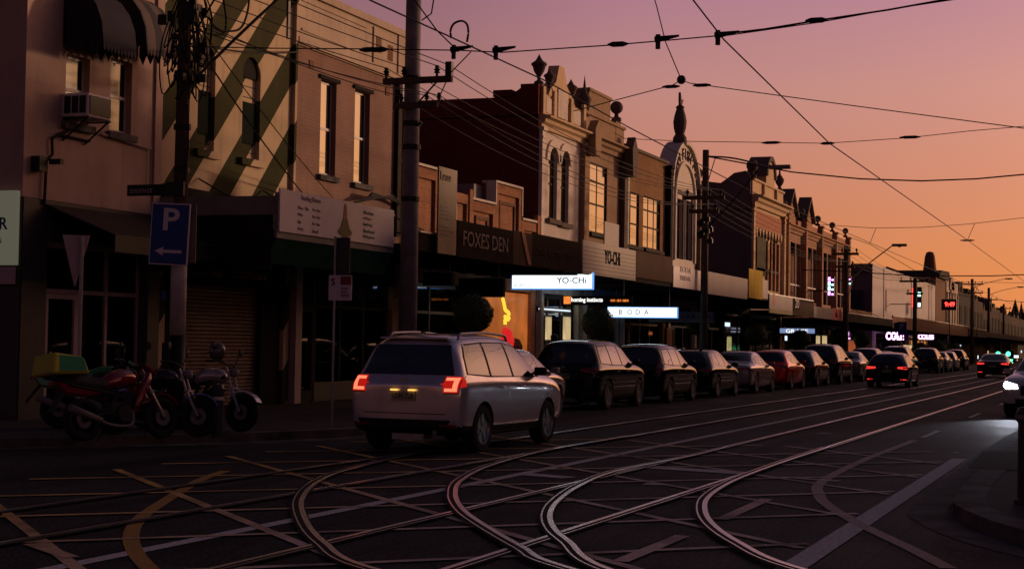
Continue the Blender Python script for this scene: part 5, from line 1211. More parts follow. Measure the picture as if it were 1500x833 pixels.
# ------------------------------------------------------------------ street trees (clipped balls)
def leafball(rad, seed, n=3600):
    rnd = random.Random(seed); mb = MB()
    ico = bmesh.new(); bmesh.ops.create_icosphere(ico, subdivisions=3, radius=rad*.84)
    idx = {v: i for i, v in enumerate(ico.verts)}
    mb.add([v.co*(1+.06*math.sin(v.co.x*9+seed)+.05*math.cos(v.co.z*11)) for v in ico.verts], [tuple(idx[v] for v in f.verts) for f in ico.faces]); ico.free()
    for _ in range(n):
        d = Vector((rnd.gauss(0, 1), rnd.gauss(0, 1), rnd.gauss(0, 1))).normalized()
        r_ = rad*(.84+.16*rnd.random()+.05*math.sin(d.x*7+seed)*math.cos(d.z*6))*(1.0 if rnd.random() > .06 else 1.13)
        c = d*r_; u = d.orthogonal().normalized(); u.rotate(Matrix.Rotation(rnd.uniform(0, 6.28), 3, d)); v = d.cross(u)
        v = (v+d*rnd.uniform(-.9, .9)).normalized(); s_ = rnd.uniform(.035, .065)
        mb.add([c-u*s_, c+v*s_*1.6, c+u*s_, c-v*s_*1.1], [(0, 1, 2, 3)])
    return mb
crownA = None
trees = [(693, 463, 30, 34.5, 'clipped ball tree in front of the orange lit window'), (875, 475, 24, 48, 'clipped ball tree in front of the lit BODA sign'),
 (1022, 477, 17, 64, 'clipped ball tree under the timber lamp pole'), (1107, 492, 17, 72, 'dark clipped ball tree below the yellow board'),
 (1173, 499, 15, 84, 'clipped ball tree below the dim blue hanging sign'), (1228, 498, 13, 97, 'clipped ball tree just left of the pole at the terrace row end'),
 (1262, 499, 12, 103, 'clipped ball tree just right of the pole at the terrace row end'), (1348, 515, 13, 118, 'clipped ball tree in front of the supermarket doors'),
 (1372, 512, 14, 128, 'clipped ball tree right of the supermarket doors'), (1398, 515, 12, 145, 'farthest clipped ball tree beyond the supermarket')]
cm_ = None
for i, (px_, py_, pr, Y, lab) in enumerate(trees):
    c = PY(px_, py_, Y); dist = (c-CAMP).dot(fw); rad = pr*dist/FPX
    t_ = root('topiary_tree', (c.x, Y, .13), lab, 'tree', 'clipped ball trees along the footpath')
    if cm_ is None: cr = leafball(1.0, 3).build('crown', 'leaf', None); cm_ = cr.data; cr.parent = t_
    else: cr = bpy.data.objects.new('crown', cm_); COL.objects.link(cr); cr.parent = t_
    cr.location = (0, 0, c.z-.13-rad*.98); cr.scale = (rad, rad, rad*.97); cr.rotation_euler = (0, 0, i*1.3)
    MB().tube([Vector((c.x, Y, .13)), Vector((c.x+.03, Y, 1.0)), Vector((c.x, Y, c.z))], [.07, .055, .045], 8).build('trunk', 'bark', t_, smooth=True)

# ------------------------------------------------------------------ cars
def paint(name, col, metal=.35, rough=.14):
    m, nt, b = newmat(name); b.inputs['Base Color'].default_value = (*col, 1); b.inputs['Metallic'].default_value = metal
    f = noise(nt, 3.5, 4); 
    if max(col) < .1: metal = 0; rough = .04; b.inputs['Metallic'].default_value = 0
    nt.links.new(ramp(nt, f, [(.3, [rough]*3), (.7, [rough+(.14 if max(col) > .1 else .06)]*3)]), b.inputs['Roughness'])
    b.inputs['Coat Weight'].default_value = .9 if max(col) > .1 else .35; b.inputs['Coat Roughness'].default_value = .04; b.inputs['Specular IOR Level'].default_value = .5 if max(col) > .1 else .25
    c = mixc(nt, ramp(nt, noise(nt, 2, 6), [(.5, [0]*3), (.75, [.35]*3)]), col, [x*.6+.004 for x in col]); nt.links.new(c, b.inputs['Base Color'])
    return m
M['carglass'] = glossglass('car_glass', (.006, .006, .008), .04, 2.0)
M['plastic'] = mat('black_plastic', (.018, .018, .019), .6, var=.2)
M['tailoff'] = mat('tail_lamp_red', (.20, .01, .01), .2, var=0, coat=1)
M['lampoff'] = mat('lamp_clear', (.5, .5, .52), .15, .3, var=0, coat=1)
M['tailon'] = emis('tail_lamp_lit', (1, .04, .03), 1.3); M['tailcore'] = emis('tail_lamp_core', (1, .20, .10), 1.5)
M['tailglow'] = emis('tail_lamp_glow', (1, .02, .01), .45)
M['platelamp'] = emis('plate_lamp', (1, .50, .10), 1.6)
M['plate'] = mat('number_plate', (.30, .28, .2), .5, var=0)
PROF = {
 'wagon': [(0, .27, .50, .56, .86, .76), (.008, .20, .55, .60, .94, .80), (.025, .17, .58, .63, .98, .80), (.042, .155, .59, .72, .995, .76), (.062, .15, .60, .88, 1, .73), (.085, .145, .605, .955, 1, .72), (.16, .13, .61, .985, 1, .72), (.34, .125, .61, 1.0, 1, .715),
         (.48, .125, .605, .995, 1, .70), (.58, .125, .60, .965, 1, .69), (.64, .125, .595, .90, 1, .70), (.71, .13, .59, .755, 1, .73), (.755, .14, .585, .69, 1, .80), (.80, .14, .58, .665, .99, .84), (.88, .14, .56, .635, .97, .82), (.945, .15, .52, .585, .93, .78), (.982, .17, .46, .51, .88, .70), (1, .22, .38, .42, .80, .62)],
 'suv': [(0, .27, .50, .56, .84, .74), (.008, .20, .55, .60, .93, .78), (.03, .17, .58, .635, .975, .79), (.052, .155, .59, .74, .99, .74), (.082, .15, .60, .91, 1, .70), (.11, .145, .605, .958, 1, .70), (.2, .13, .61, .985, 1, .70), (.34, .125, .61, 1.0, 1, .70),
         (.48, .125, .605, .995, 1, .69), (.58, .125, .60, .965, 1, .68), (.64, .125, .595, .90, 1, .69), (.71, .13, .59, .755, 1, .73), (.755, .14, .585, .67, 1, .80), (.80, .14, .58, .645, .99, .84), (.88, .14, .56, .615, .97, .82), (.945, .15, .52, .57, .93, .78), (.982, .17, .46, .50, .87, .70), (1, .22, .38, .42, .78, .62)],
 'hatch': [(0, .25, .52, .58, .82, .70), (.01, .19, .56, .62, .93, .76), (.035, .16, .59, .66, .98, .76), (.07, .15, .61, .80, .995, .72), (.11, .14, .62, .92, 1, .70), (.15, .13, .62, .96, 1, .70), (.25, .12, .62, .99, 1, .70), (.38, .12, .62, 1, 1, .70),
         (.48, .12, .615, .985, 1, .69), (.56, .12, .61, .935, 1, .68), (.63, .12, .60, .84, 1, .70), (.70, .125, .60, .72, 1, .75), (.75, .13, .595, .655, 1, .80), (.82, .13, .58, .63, .98, .82), (.90, .135, .55, .59, .95, .80), (.955, .14, .50, .54, .90, .75), (.985, .16, .44, .47, .84, .68), (1, .2, .36, .40, .76, .6)],
 'sedan': [(0, .26, .56, .61, .82, .72), (.01, .20, .60, .65, .92, .78), (.035, .17, .63, .69, .97, .80), (.10, .15, .635, .71, .99, .80), (.155, .14, .635, .725, 1, .78), (.19, .13, .635, .80, 1, .74), (.25, .12, .635, .92, 1, .69), (.31, .12, .635, .98, 1, .68), (.42, .12, .63, 1, 1, .68),
         (.52, .12, .625, .98, 1, .67), (.59, .12, .62, .91, 1, .67), (.66, .12, .615, .79, 1, .71), (.72, .125, .61, .695, 1, .78), (.80, .13, .60, .665, .98, .82), (.88, .13, .57, .62, .96, .80), (.945, .14, .52, .56, .91, .75), (.98, .16, .46, .49, .85, .68), (1, .2, .38, .41, .77, .6)]}
SIDEW = {
 'wagon': [[(.085, .665), (.10, .80), (.125, .895), (.26, .915), (.255, .645)], [(.272, .643), (.278, .917), (.455, .92), (.45, .635)], [(.468, .633), (.472, .918), (.57, .89), (.63, .80), (.70, .68), (.70, .632)]],
 'suv': [[(.095, .665), (.115, .80), (.14, .895), (.27, .91), (.262, .645)], [(.278, .643), (.288, .912), (.455, .915), (.45, .635)], [(.468, .633), (.472, .913), (.57, .885), (.63, .80), (.70, .665), (.70, .632)]],
 'hatch': [[(.135, .73), (.165, .86), (.255, .90), (.25, .66)], [(.268, .657), (.275, .905), (.44, .91), (.435, .65)], [(.452, .648), (.457, .908), (.53, .89), (.60, .80), (.685, .668), (.685, .64)]],
 'sedan': [[(.225, .71), (.265, .83), (.32, .885), (.325, .665)], [(.34, .662), (.345, .895), (.455, .905), (.452, .655)], [(.468, .652), (.472, .903), (.545, .87), (.61, .79), (.675, .68), (.675, .652)]]}
REARW = {'wagon': (.652, .90, .80, .64), 'suv': (.655, .905, .80, .64), 'hatch': (.70, .915, .78, .66), 'sedan': (.755, .955, .74, .62)}
FRONTW = {'wagon': (.70, .93, .80, .66), 'suv': (.69, .93, .80, .66), 'hatch': (.67, .94, .80, .64), 'sedan': (.705, .95, .78, .62)}
def body_mesh(kind, L, Wd, H, wr, ax0, ax1, pm, cladz):
    hw = Wd/2; bm = bmesh.new(); rows = []
    for (y, zb, zs, zt, ws, wt) in PROF[kind]:
        zb, zs, zt = zb*H, zs*H, zt*H; ws, wt = ws*hw, wt*hw; yy = y*L
        gh = zt-zs
        pts = [(0, zb), (ws*.8, zb), (ws*.95, zb+.05), (ws*.982, zb+(zs-zb)*.32), (ws*.995, zb+(zs-zb)*.68), (ws*.998, zs-.06*H), (ws*.985, zs-.012*H), (ws*.94, zs+min(.03*H, gh*.4)),
               (ws*.94+(wt-ws*.94)*.45, zs+gh*.5), (wt*1.0, zt-min(.055*H, gh*.2)), (wt*.86, zt-min(.012*H, gh*.06)), (wt*.45, zt+.004*H), (0, zt+.006*H)]
        full = pts+[(-x, z) for x, z in pts[-2:0:-1]]
        rows.append([bm.verts.new((x, yy, z)) for x, z in full])
    n = len(rows[0])
    for a, b in zip(rows, rows[1:]):
        for k in range(n): bm.faces.new((a[k], a[(k+1) % n], b[(k+1) % n], b[k]))
    for rw in (rows[0], rows[-1]):   # end caps as strips (left-right symmetric)
        h = n//2
        for k in range(h):
            a, b = rw[k], rw[k+1]; c, d = rw[(n-k-1) % n], rw[(n-k) % n]
            vs = [v for i_, v in enumerate((a, b, c, d)) if v not in (a, b, c, d)[:i_]]
            if len(vs) >= 3:
                try: bm.faces.new(vs)
                except ValueError: pass
    bmesh.ops.recalc_face_normals(bm, faces=bm.faces)
    me = bpy.data.meshes.new('body'); bm.to_mesh(me); bm.free()
    o = bpy.data.objects.new('body', me); COL.objects.link(o)
    md = o.modifiers.new('s', 'SUBSURF'); md.levels = 2; md.render_levels = 2
    me.materials.append(pm); me.materials.append(M['plastic'])
    dg = bpy.context.evaluated_depsgraph_get(); me2 = bpy.data.meshes.new_from_object(o.evaluated_get(dg))
    bpy.data.objects.remove(o); bpy.data.meshes.remove(me)
    bvh = BVHTree.FromPolygons([v.co.copy() for v in me2.vertices], [tuple(p.vertices) for p in me2.polygons])
    o = bpy.data.objects.new('body', me2); COL.objects.link(o)
    for p in me2.polygons: p.material_index = 1 if p.center.z < cladz and abs(p.center.x) > hw*.0 else 0
    cut = MB()
    for y in (ax0, ax1):
        for s_ in (-1, 1):
            n0 = 28; cut.lathe([(wr+.055, 0), (wr+.055, .62)], (s_*(hw-.27) if s_ > 0 else -(hw+.35), y, wr), n0, 'x')
    co = cut.build('cut', 'plastic'); md = o.modifiers.new('b', 'BOOLEAN'); md.object = co; md.operation = 'DIFFERENCE'; md.solver = 'EXACT'; md.material_mode = 'TRANSFER'
    dg = bpy.context.evaluated_depsgraph_get(); me3 = bpy.data.meshes.new_from_object(o.evaluated_get(dg))
    bpy.data.objects.remove(o); bpy.data.objects.remove(co)
    for p in me3.polygons: p.use_smooth = True
    me3.set_sharp_from_angle(angle=R(38))
    return me3, bvh
def project(bvh, poly, axis, sgn, off, step=.05, extent=4.0):
    """conform a flat outline to the body: axis 'x' takes (y,z) outlines from the side, 'y' takes (x,z) outlines from an end"""
    pts = [Vector(p) for p in poly]; xs = [p.x for p in pts]; ys = [p.y for p in pts]; n0 = len(pts)
    dense = []
    for i in range(n0):
        a, b = pts[i], pts[(i+1) % n0]; k = max(1, int((b-a).length/step))
        dense += [a.lerp(b, j/k) for j in range(k)]
    nb = len(dense); edges = [(i, (i+1) % nb) for i in range(nb)]
    def inside(q):
        c = False
        for i in range(n0):
            a, b = pts[i], pts[i-1]
            if (a.y > q.y) != (b.y > q.y) and q.x < (b.x-a.x)*(q.y-a.y)/(b.y-a.y)+a.x: c = not c
        return c
    inner = []; x = min(xs)+step/2
    while x < max(xs):
        y = min(ys)+step/2
        while y < max(ys):
            q = Vector((x, y))
            if inside(q) and min((q-d).length for d in dense) > step*.4: inner.append(q)
            y += step
        x += step
    r_ = geometry.delaunay_2d_cdt(dense+inner, edges, [], 1, 1e-5)
    vs, fs = r_[0], r_[2]; out = []; ok = []
    for v in vs:
        if axis == 'x': o_, d = Vector((sgn*extent, v.x, v.y)), Vector((-sgn, 0, 0))
        else: o_, d = Vector((v.x, sgn*extent if sgn < 0 else extent*2.2, v.y)), Vector((0, -sgn, 0))
        h = bvh.ray_cast(o_, d)
        if h[0] is None: out.append(Vector((0, 0, 0))); ok.append(False)
        else:
            nn = h[1]; nn = nn if nn.dot(d) < 0 else -nn
            out.append(h[0]+nn*off); ok.append(True)
    mb = MB(); mb.add(out, [f for f in fs if all(ok[i] for i in f) and inside(sum((vs[i] for i in f), Vector((0, 0)))/3)])
    return mb
def wheel(par, c, r_, side, detail=True, rimm='rim', spokes=5):
    t = MB(); w = .215
    t.lathe([(r_*.66, -w/2), (r_*.93, -w/2), (r_, -w/2+.035), (r_, w/2-.035), (r_*.93, w/2), (r_*.66, w/2), (r_*.66, -w/2)], c, 32, 'x')
    wo = bpy.data.objects.new('wheel', None); COL.objects.link(wo); wo.parent = par
    t.build('tyre', 'rubber', wo, smooth=False)
    rm = MB(); xo = c[0]+side*(w/2-.02)
    rm.lathe([(r_*.60, side*(-.10)), (r_*.665, side*(-.0)), (r_*.69, side*.012), (r_*.66, side*.018), (r_*.62, side*-.01)], (xo, c[1], c[2]), 32, 'x')
    rm.lathe([(.0, side*.0), (r_*.14, side*.0), (r_*.16, side*-.03), (0, side*-.05)], (xo, c[1], c[2]), 14, 'x')
    for k in range(spokes):
        for dd in ((-.13, .13) if detail else (0,)):
            a = 2*math.pi*k/spokes+dd+.3; d = Vector((0, math.cos(a), math.sin(a))); e = Vector((0, -math.sin(a), math.cos(a)))
            p0 = Vector((xo, c[1], c[2]))+d*r_*.12; p1 = Vector((xo, c[1], c[2]))+d*r_*.64; w0 = r_*(.07 if detail else .12)
            x_ = Vector((side, 0, 0))
            rm.add([p0-e*w0*.7, p0+e*w0*.7, p1+e*w0, p1-e*w0, p0-e*w0*.7-x_*.03, p0+e*w0*.7-x_*.03, p1+e*w0-x_*.03, p1-e*w0-x_*.03], [(0, 1, 2, 3), (0, 4, 5, 1), (2, 6, 7, 3), (1, 5, 6, 2), (3, 7, 4, 0)])
    rm.build('rim', rimm, wo)
    MB().lathe([(0, 0), (r_*.64, 0), (r_*.64, -side*.02)], (xo-side*.09, c[1], c[2]), 20, 'x').build('brake_disc', 'plastic', wo)
    return wo
def make_car(name, kind, dims, col, label, cat, group=None, clad=.0, detail=True, lit=False, front_lit=False, rails=False, tail='block', wr=.34, plate='1AB-2CD', metal=.35, rimm='rim'):
    L, Wd, H = dims; hw = Wd/2; ax0, ax1 = .205*L, .79*L
    if kind in ('suv', 'wagon'): ax0, ax1 = .195*L, .79*L
    pm = paint(name+'_paint', col, metal)
    t = root(name, (0, 0, 0), label, cat, group)
    me, bvh = body_mesh(kind, L, Wd, H, wr, ax0, ax1, pm, clad)
    bo = bpy.data.objects.new('body', me); COL.objects.link(bo); bo.parent = t
    def P(nm, poly, axis, sgn, off, m_, par=t, step=.06): return project(bvh, poly, axis, sgn, off, step).build(nm, m_, par, smooth=True)
    for s_ in (-1, 1):
        for q in SIDEW[kind]: P('side_window', [(y*L, z*H) for y, z in q], 'x', s_, .006, 'carglass')
        if detail:
            allp = SIDEW[kind]; lo = [(allp[0][0][0]*L-.03, allp[0][0][1]*H-.02)]
            # window surround
            a, b = allp[0], allp[2]
            sur = [(a[0][0]*L-.04, a[0][1]*H-.012), (a[1][0]*L-.035, a[1][1]*H+.01), (a[2][0]*L-.02, a[2][1]*H+.025), (allp[1][1][0]*L, allp[1][1][1]*H+.022), (b[1][0]*L, b[1][1]*H+.022), (b[2][0]*L+.01, b[2][1]*H+.022), (b[3][0]*L+.02, b[3][1]*H+.02), (b[-1][0]*L+.05, b[-2][1]*H), (b[-1][0]*L+.05, b[-1][1]*H-.02), (a[-1][0]*L, a[-1][1]*H-.022)]
            P('window_trim', sur, 'x', s_, .002, 'plastic', step=.08)
            zb_ = PROF[kind][8][1]*H+.12; zt_ = SIDEW[kind][1][0][1]*H-.025
            for yf in (.27, .46, .715):
                P('door_seam', [(yf*L-.006, zb_+.05), (yf*L+.006, zb_+.05), (yf*L+.006, zt_), (yf*L-.006, zt_)], 'x', s_, .0015, 'signblack', step=.3)
            for yf in (.34, .52):
                p = bvh.ray_cast(Vector((s_*4, yf*L, .545*H)), Vector((-s_, 0, 0)))[0]
                MB().tube([p+Vector((0, -.09, 0)), p+Vector((s_*.035, -.07, 0)), p+Vector((s_*.035, .07, 0)), p+Vector((0, .09, 0))], .013, 6).build('door_handle', pm, t, smooth=True)
            P('sill_strip', [(.27*L, .15*H+.015), (.27*L, .15*H+.05), (.72*L, .15*H+.05), (.72*L, .15*H+.015)], 'x', s_, .008, 'rim' if rails else 'plastic', step=.2)
        mp = bvh.ray_cast(Vector((s_*4, .665*L, .655*H)), Vector((-s_, 0, 0)))[0]
        mm = MB().box(mp+Vector((s_*.13, .02, .03)), (.19, .10, .13), Matrix.Rotation(-s_*.25, 3, 'Z')).tube([mp, mp+Vector((s_*.08, .02, 0))], .025)
        mm.build('door_mirror', pm if not rails else 'plastic', t, bevel=.025)
        for y in (ax0, ax1): wheel(t, (s_*(hw-.125), y, wr), wr, s_, detail, rimm)
    zr, zt_, wa, wb = REARW[kind]
    P('rear_window', [(-wa*hw, zr*H), (wa*hw, zr*H), (wb*hw, zt_*H), (-wb*hw, zt_*H)], 'y', -1, .006, 'carglass')
    zr, zt_, wa, wb = FRONTW[kind]
    P('windscreen', [(-wa*hw, zr*H), (wa*hw, zr*H), (wb*hw, zt_*H), (-wb*hw, zt_*H)], 'y', 1, .006, 'carglass')
    tm = 'tailon' if lit else 'tailoff'
    zc = .555 if kind != 'sedan' else .57
    for s_ in (-1, 1):
        x0, x1 = .66*hw, .93*hw
        if tail == 'c':
            P('tail_light', [(s_*x, z) for x, z in ((x0+.03, .50*H), (x0+.03, .64*H), (x1, .645*H), (x1, .50*H))][::s_], 'y', -1, .008, 'tailoff')
            for q in ([(.70, .605), (.70, .63), (.90, .63), (.90, .605)], [(.70, .52), (.70, .545), (.90, .545), (.90, .52)], [(.83, .545), (.83, .605), (.90, .605), (.90, .545)]):
                P('lit_bar', [(s_*x*hw, z*H) for x, z in q], 'y', -1, .014, 'tailcore', step=.04)
            P('lit_glow', [(s_*x*hw, z*H) for x, z in ((.68, .51), (.68, .64), (.92, .64), (.92, .51))], 'y', -1, .011, 'tailglow', step=.05)
            P('side_light', [(.005*L, .55*H), (.005*L, .64*H), (.055*L, .62*H), (.045*L, .56*H)], 'x', s_, .009, 'tailglow', step=.05)
        elif tail == 'tall': P('tail_light', [(s_*x*hw, z*H) for x, z in ((.74, .52), (.74, .78), (.86, .78), (.93, .60), (.95, .52))], 'y', -1, .008, tm)
        else: P('tail_light', [(s_*x*hw, z*H) for x, z in ((.50, zc-.01), (.50, zc+.035), (.94, zc+.045), (.94, zc-.035))], 'y', -1, .008, tm)
        P('headlight', [(s_*x*hw, z*H) for x, z in ((.48, .43), (.52, .485), (.84, .53), (.88, .47), (.80, .42))], 'y', 1, .008, 'headlamp' if front_lit else 'lampoff', step=.05)
        P('reflector', [(s_*x*hw, z*H) for x, z in ((.62, .225), (.62, .25), (.88, .25), (.88, .225))], 'y', -1, .008, tm if tail != 'c' else 'tailoff')
    P('grille', [(-.42*hw, .33*H), (-.42*hw, .47*H), (.42*hw, .47*H), (.42*hw, .33*H)], 'y', 1, .006, 'plastic')
    P('lower_grille', [(-.55*hw, .2*H), (-.55*hw, .28*H), (.55*hw, .28*H), (.55*hw, .2*H)], 'y', 1, .006, 'plastic')
    for sg_ in (-1, 1):
        p = bvh.ray_cast(Vector((0, -4 if sg_ < 0 else L+4, (.475 if sg_ < 0 else .3)*H)), Vector((0, -sg_, 0)))[0]
        pb = MB().box(p+Vector((0, sg_*.012, 0)), (.372, .012, .135)); po_ = pb.build('number_plate', 'plate', t)
        if sg_ < 0 and detail: text_mesh(plate, 'Y', (-.16, p.y-.02, p.z-.035), width=.32, height=.075, material='signblack', parent=po_, ext=.001)
    if detail:
        yb = min(v.co.y for v in me.vertices)
        P('rear_bumper', [(-.80*hw, .20*H), (-.80*hw, .285*H), (.80*hw, .285*H), (.80*hw, .20*H)], 'y', -1, .01, 'plastic', step=.1)
        P('tailgate_seam', [(-.72*hw, .33*H), (-.72*hw, .337*H), (.72*hw, .337*H), (.72*hw, .33*H)], 'y', -1, .002, 'signblack', step=.2)
        pw = bvh.ray_cast(Vector((0, -4, .60*H)), Vector((0, 1, 0)))[0]
        MB().lathe([(0, 0), (.055, 0), (.055, .01), (0, .012)], pw+Vector((0, -.015, -.01)), 14, 'y').build('badge', 'rim', t)
        MB().box(Vector((0, pw.y-.005, .525*H)), (.62, .03, .025)).build('garnish', 'plastic', t)
        MB().tube([(.5, .1, .19*H), (.5, -.02, .18*H)], .035, 10).build('exhaust', 'rim', t)
        MB().box((0, .32*L*.5, .15*H), (Wd*.62, .06, .05)).box((0, .30, .14*H), (.5, .3, .1)).build('axle', 'steel', t)
        MB().box((.05, .115*L, 1.0*H+.01), (.02, .12, .03)).build('aerial', 'plastic', t)
    if rails:
        for s_ in (-1, 1):
            pts = []
            for yf in (.14, .16, .2, .35, .5, .545, .56):
                h = bvh.ray_cast(Vector((s_*.61*hw, yf*L, 4)), Vector((0, 0, -1)))[0]; pts.append(h+Vector((0, 0, -.01 if yf in (.14, .56) else .06)))
            MB().tube(spline(pts, 3), .02, 7).build('roof_rail', 'rim', t, smooth=True)
        MB().box((0, .085*L, .955*H), (Wd*.60, .16, .03)).build('spoiler', pm, t, bevel=.01)
    return t
def dupcar(src, x, y, rz, label, col=None):
    def cp(o, par):
        c = o.copy(); COL.objects.link(c)
        if par: c.parent = par
        for ch in [q for q in o.children]: cp(ch, c)
        return c
    r_ = cp(src, None); r_.location = (x, y, 0); r_.rotation_euler = (0, 0, rz); r_['label'] = label; return r_

suv = make_car('wagon', 'wagon', (4.42, 1.80, 1.72), (.60, .57, .66), 'silver wagon with roof rails and glowing red tail lights driving over the tram tracks', 'car', clad=.40, tail='c', rails=True, wr=.345, plate='1DH 7LB', metal=.55)
suv.location = (-9.60, 21.25, 0); suv.rotation_euler = (0, 0, R(-1.5))
hwS = .9
for s_ in (-.28, .28):
    MB().box(suv.location+Vector((s_*.5, -.035, .905)), (.11, .02, .022)).build('plate_lamp', 'platelamp', suv)
for ch in [c for c in suv.children if c.name.startswith('plate_lamp')]: ch.rotation_euler = (0, 0, 0)
PK = 'cars parked along the left kerb'
def put(c, xr, y, rz=0, wd=1.8): c.location = (xr-wd/2, y, 0); c.rotation_euler = (0, 0, R(rz)); return c
hat = make_car('small_hatchback', 'hatch', (4.0, 1.72, 1.47), (.42, .38, .36), 'silver hatchback parked half hidden in front of the silver wagon', 'car', PK, detail=False, wr=.31); put(hat, -11.95, 31.9, 0, 1.72)
cx = make_car('dark_suv', 'suv', (4.55, 1.84, 1.70), (.005, .005, .007), 'large black parked SUV nearest the silver wagon, with bright sill strip', 'car', PK, clad=.42, wr=.36, plate='1NK 4RT', metal=.1); put(cx, -11.75, 37.3, 0, 1.84)
hr = make_car('compact_suv', 'suv', (4.3, 1.77, 1.62), (.005, .005, .007), 'second dark parked SUV with tall red tail lights', 'car', PK, clad=.36, tail='tall', wr=.34, metal=.1); put(hr, -11.7, 43.0, 0, 1.77)
sd = make_car('dark_hatchback', 'hatch', (4.3, 1.77, 1.5), (.005, .005, .007), 'low dark hatchback parked behind the second dark SUV', 'car', PK, detail=False, metal=.1); put(sd, -11.7, 48.6, 0, 1.77)
se = make_car('silver_sedan', 'sedan', (4.6, 1.78, 1.45), (.34, .30, .32), 'silver sedan parked between the dark hatchback and the red hatchback', 'car', PK, detail=False, metal=.5); put(se, -11.65, 54.0, 0, 1.78)
rd = make_car('red_hatchback', 'hatch', (4.05, 1.70, 1.5), (.62, .012, .012), 'red hatchback parked in the left kerb row', 'car', PK, detail=False); put(rd, -11.65, 60.4, 0, 1.70)
d2 = dupcar(sd, -12.55, 66.0, 0, 'dark hatchback parked just beyond the red one')
bs = make_car('black_suv', 'suv', (4.7, 1.88, 1.76), (.005, .005, .007), 'tall black SUV, highest roof in the parked row beyond the red hatchback', 'car', PK, detail=False, clad=.4, wr=.37, metal=.1); put(bs, -11.6, 71.5, 0, 1.88)
gs = make_car('grey_sedan', 'sedan', (4.55, 1.78, 1.45), (.16, .15, .15), 'grey sedan parked beyond the tall black SUV', 'car', PK, detail=False, metal=.4); put(gs, -11.6, 78.0, 0, 1.78)
d3 = dupcar(hr, -12.5, 84.5, 0, 'dark SUV parked behind the braking hatchback, last clear car of the row')
d4 = dupcar(se, -12.5, 90.5, 0, 'silver sedan parked mostly hidden behind the braking hatchback')
d5 = dupcar(bs, -12.5, 96.5, 0, 'black SUV roof just showing over the braking hatchback')
bm_ = make_car('braking_hatchback', 'hatch', (4.33, 1.77, 1.44), (.005, .005, .007), 'black hatchback on the far tram track with brake lights glowing red', 'car', lit=True, metal=.1, plate='1KX 8TS'); put(bm_, -8.2, 68.0, 0, 1.77)
d6 = dupcar(cx, -12.4, 111.0, 0, 'dark SUV parked at the near end of the farthest row')
d7 = dupcar(gs, -12.4, 117.5, 0, 'grey sedan parked second in the farthest row'); d8 = dupcar(hat, -12.4, 124, 0, 'silver hatchback parked third in the farthest row'); d9 = dupcar(hr, -12.4, 131, 0, 'dark SUV parked last in the farthest row')
for d_ in (d6, d7, d8, d9): d_['group'] = 'cars parked in the farthest row'
fr_ = make_car('far_car', 'sedan', (4.7, 1.86, 1.42), (.02, .016, .016), 'far dark car with two small lit red tail lights by the green signals', 'car', detail=False, lit=True, metal=.1); fr_.location = (PY(1454, 550, 98).x, 98, 0)
wc = make_car('oncoming_car', 'suv', (4.6, 1.84, 1.62), (.55, .55, .56), 'white oncoming car with a blazing headlight at the right picture edge', 'car', front_lit=True, clad=.34, metal=.1, wr=.35)
wc.rotation_euler = (0, 0, math.pi-R(7)); wc.location = (-1.36, 45.3, 0)
oc = dupcar(se, PY(1494, 540, 125).x+1.0, 130, math.pi, 'pale oncoming sedan far off behind the white car'); oc['category'] = 'car'
if 'group' in oc: del oc['group']

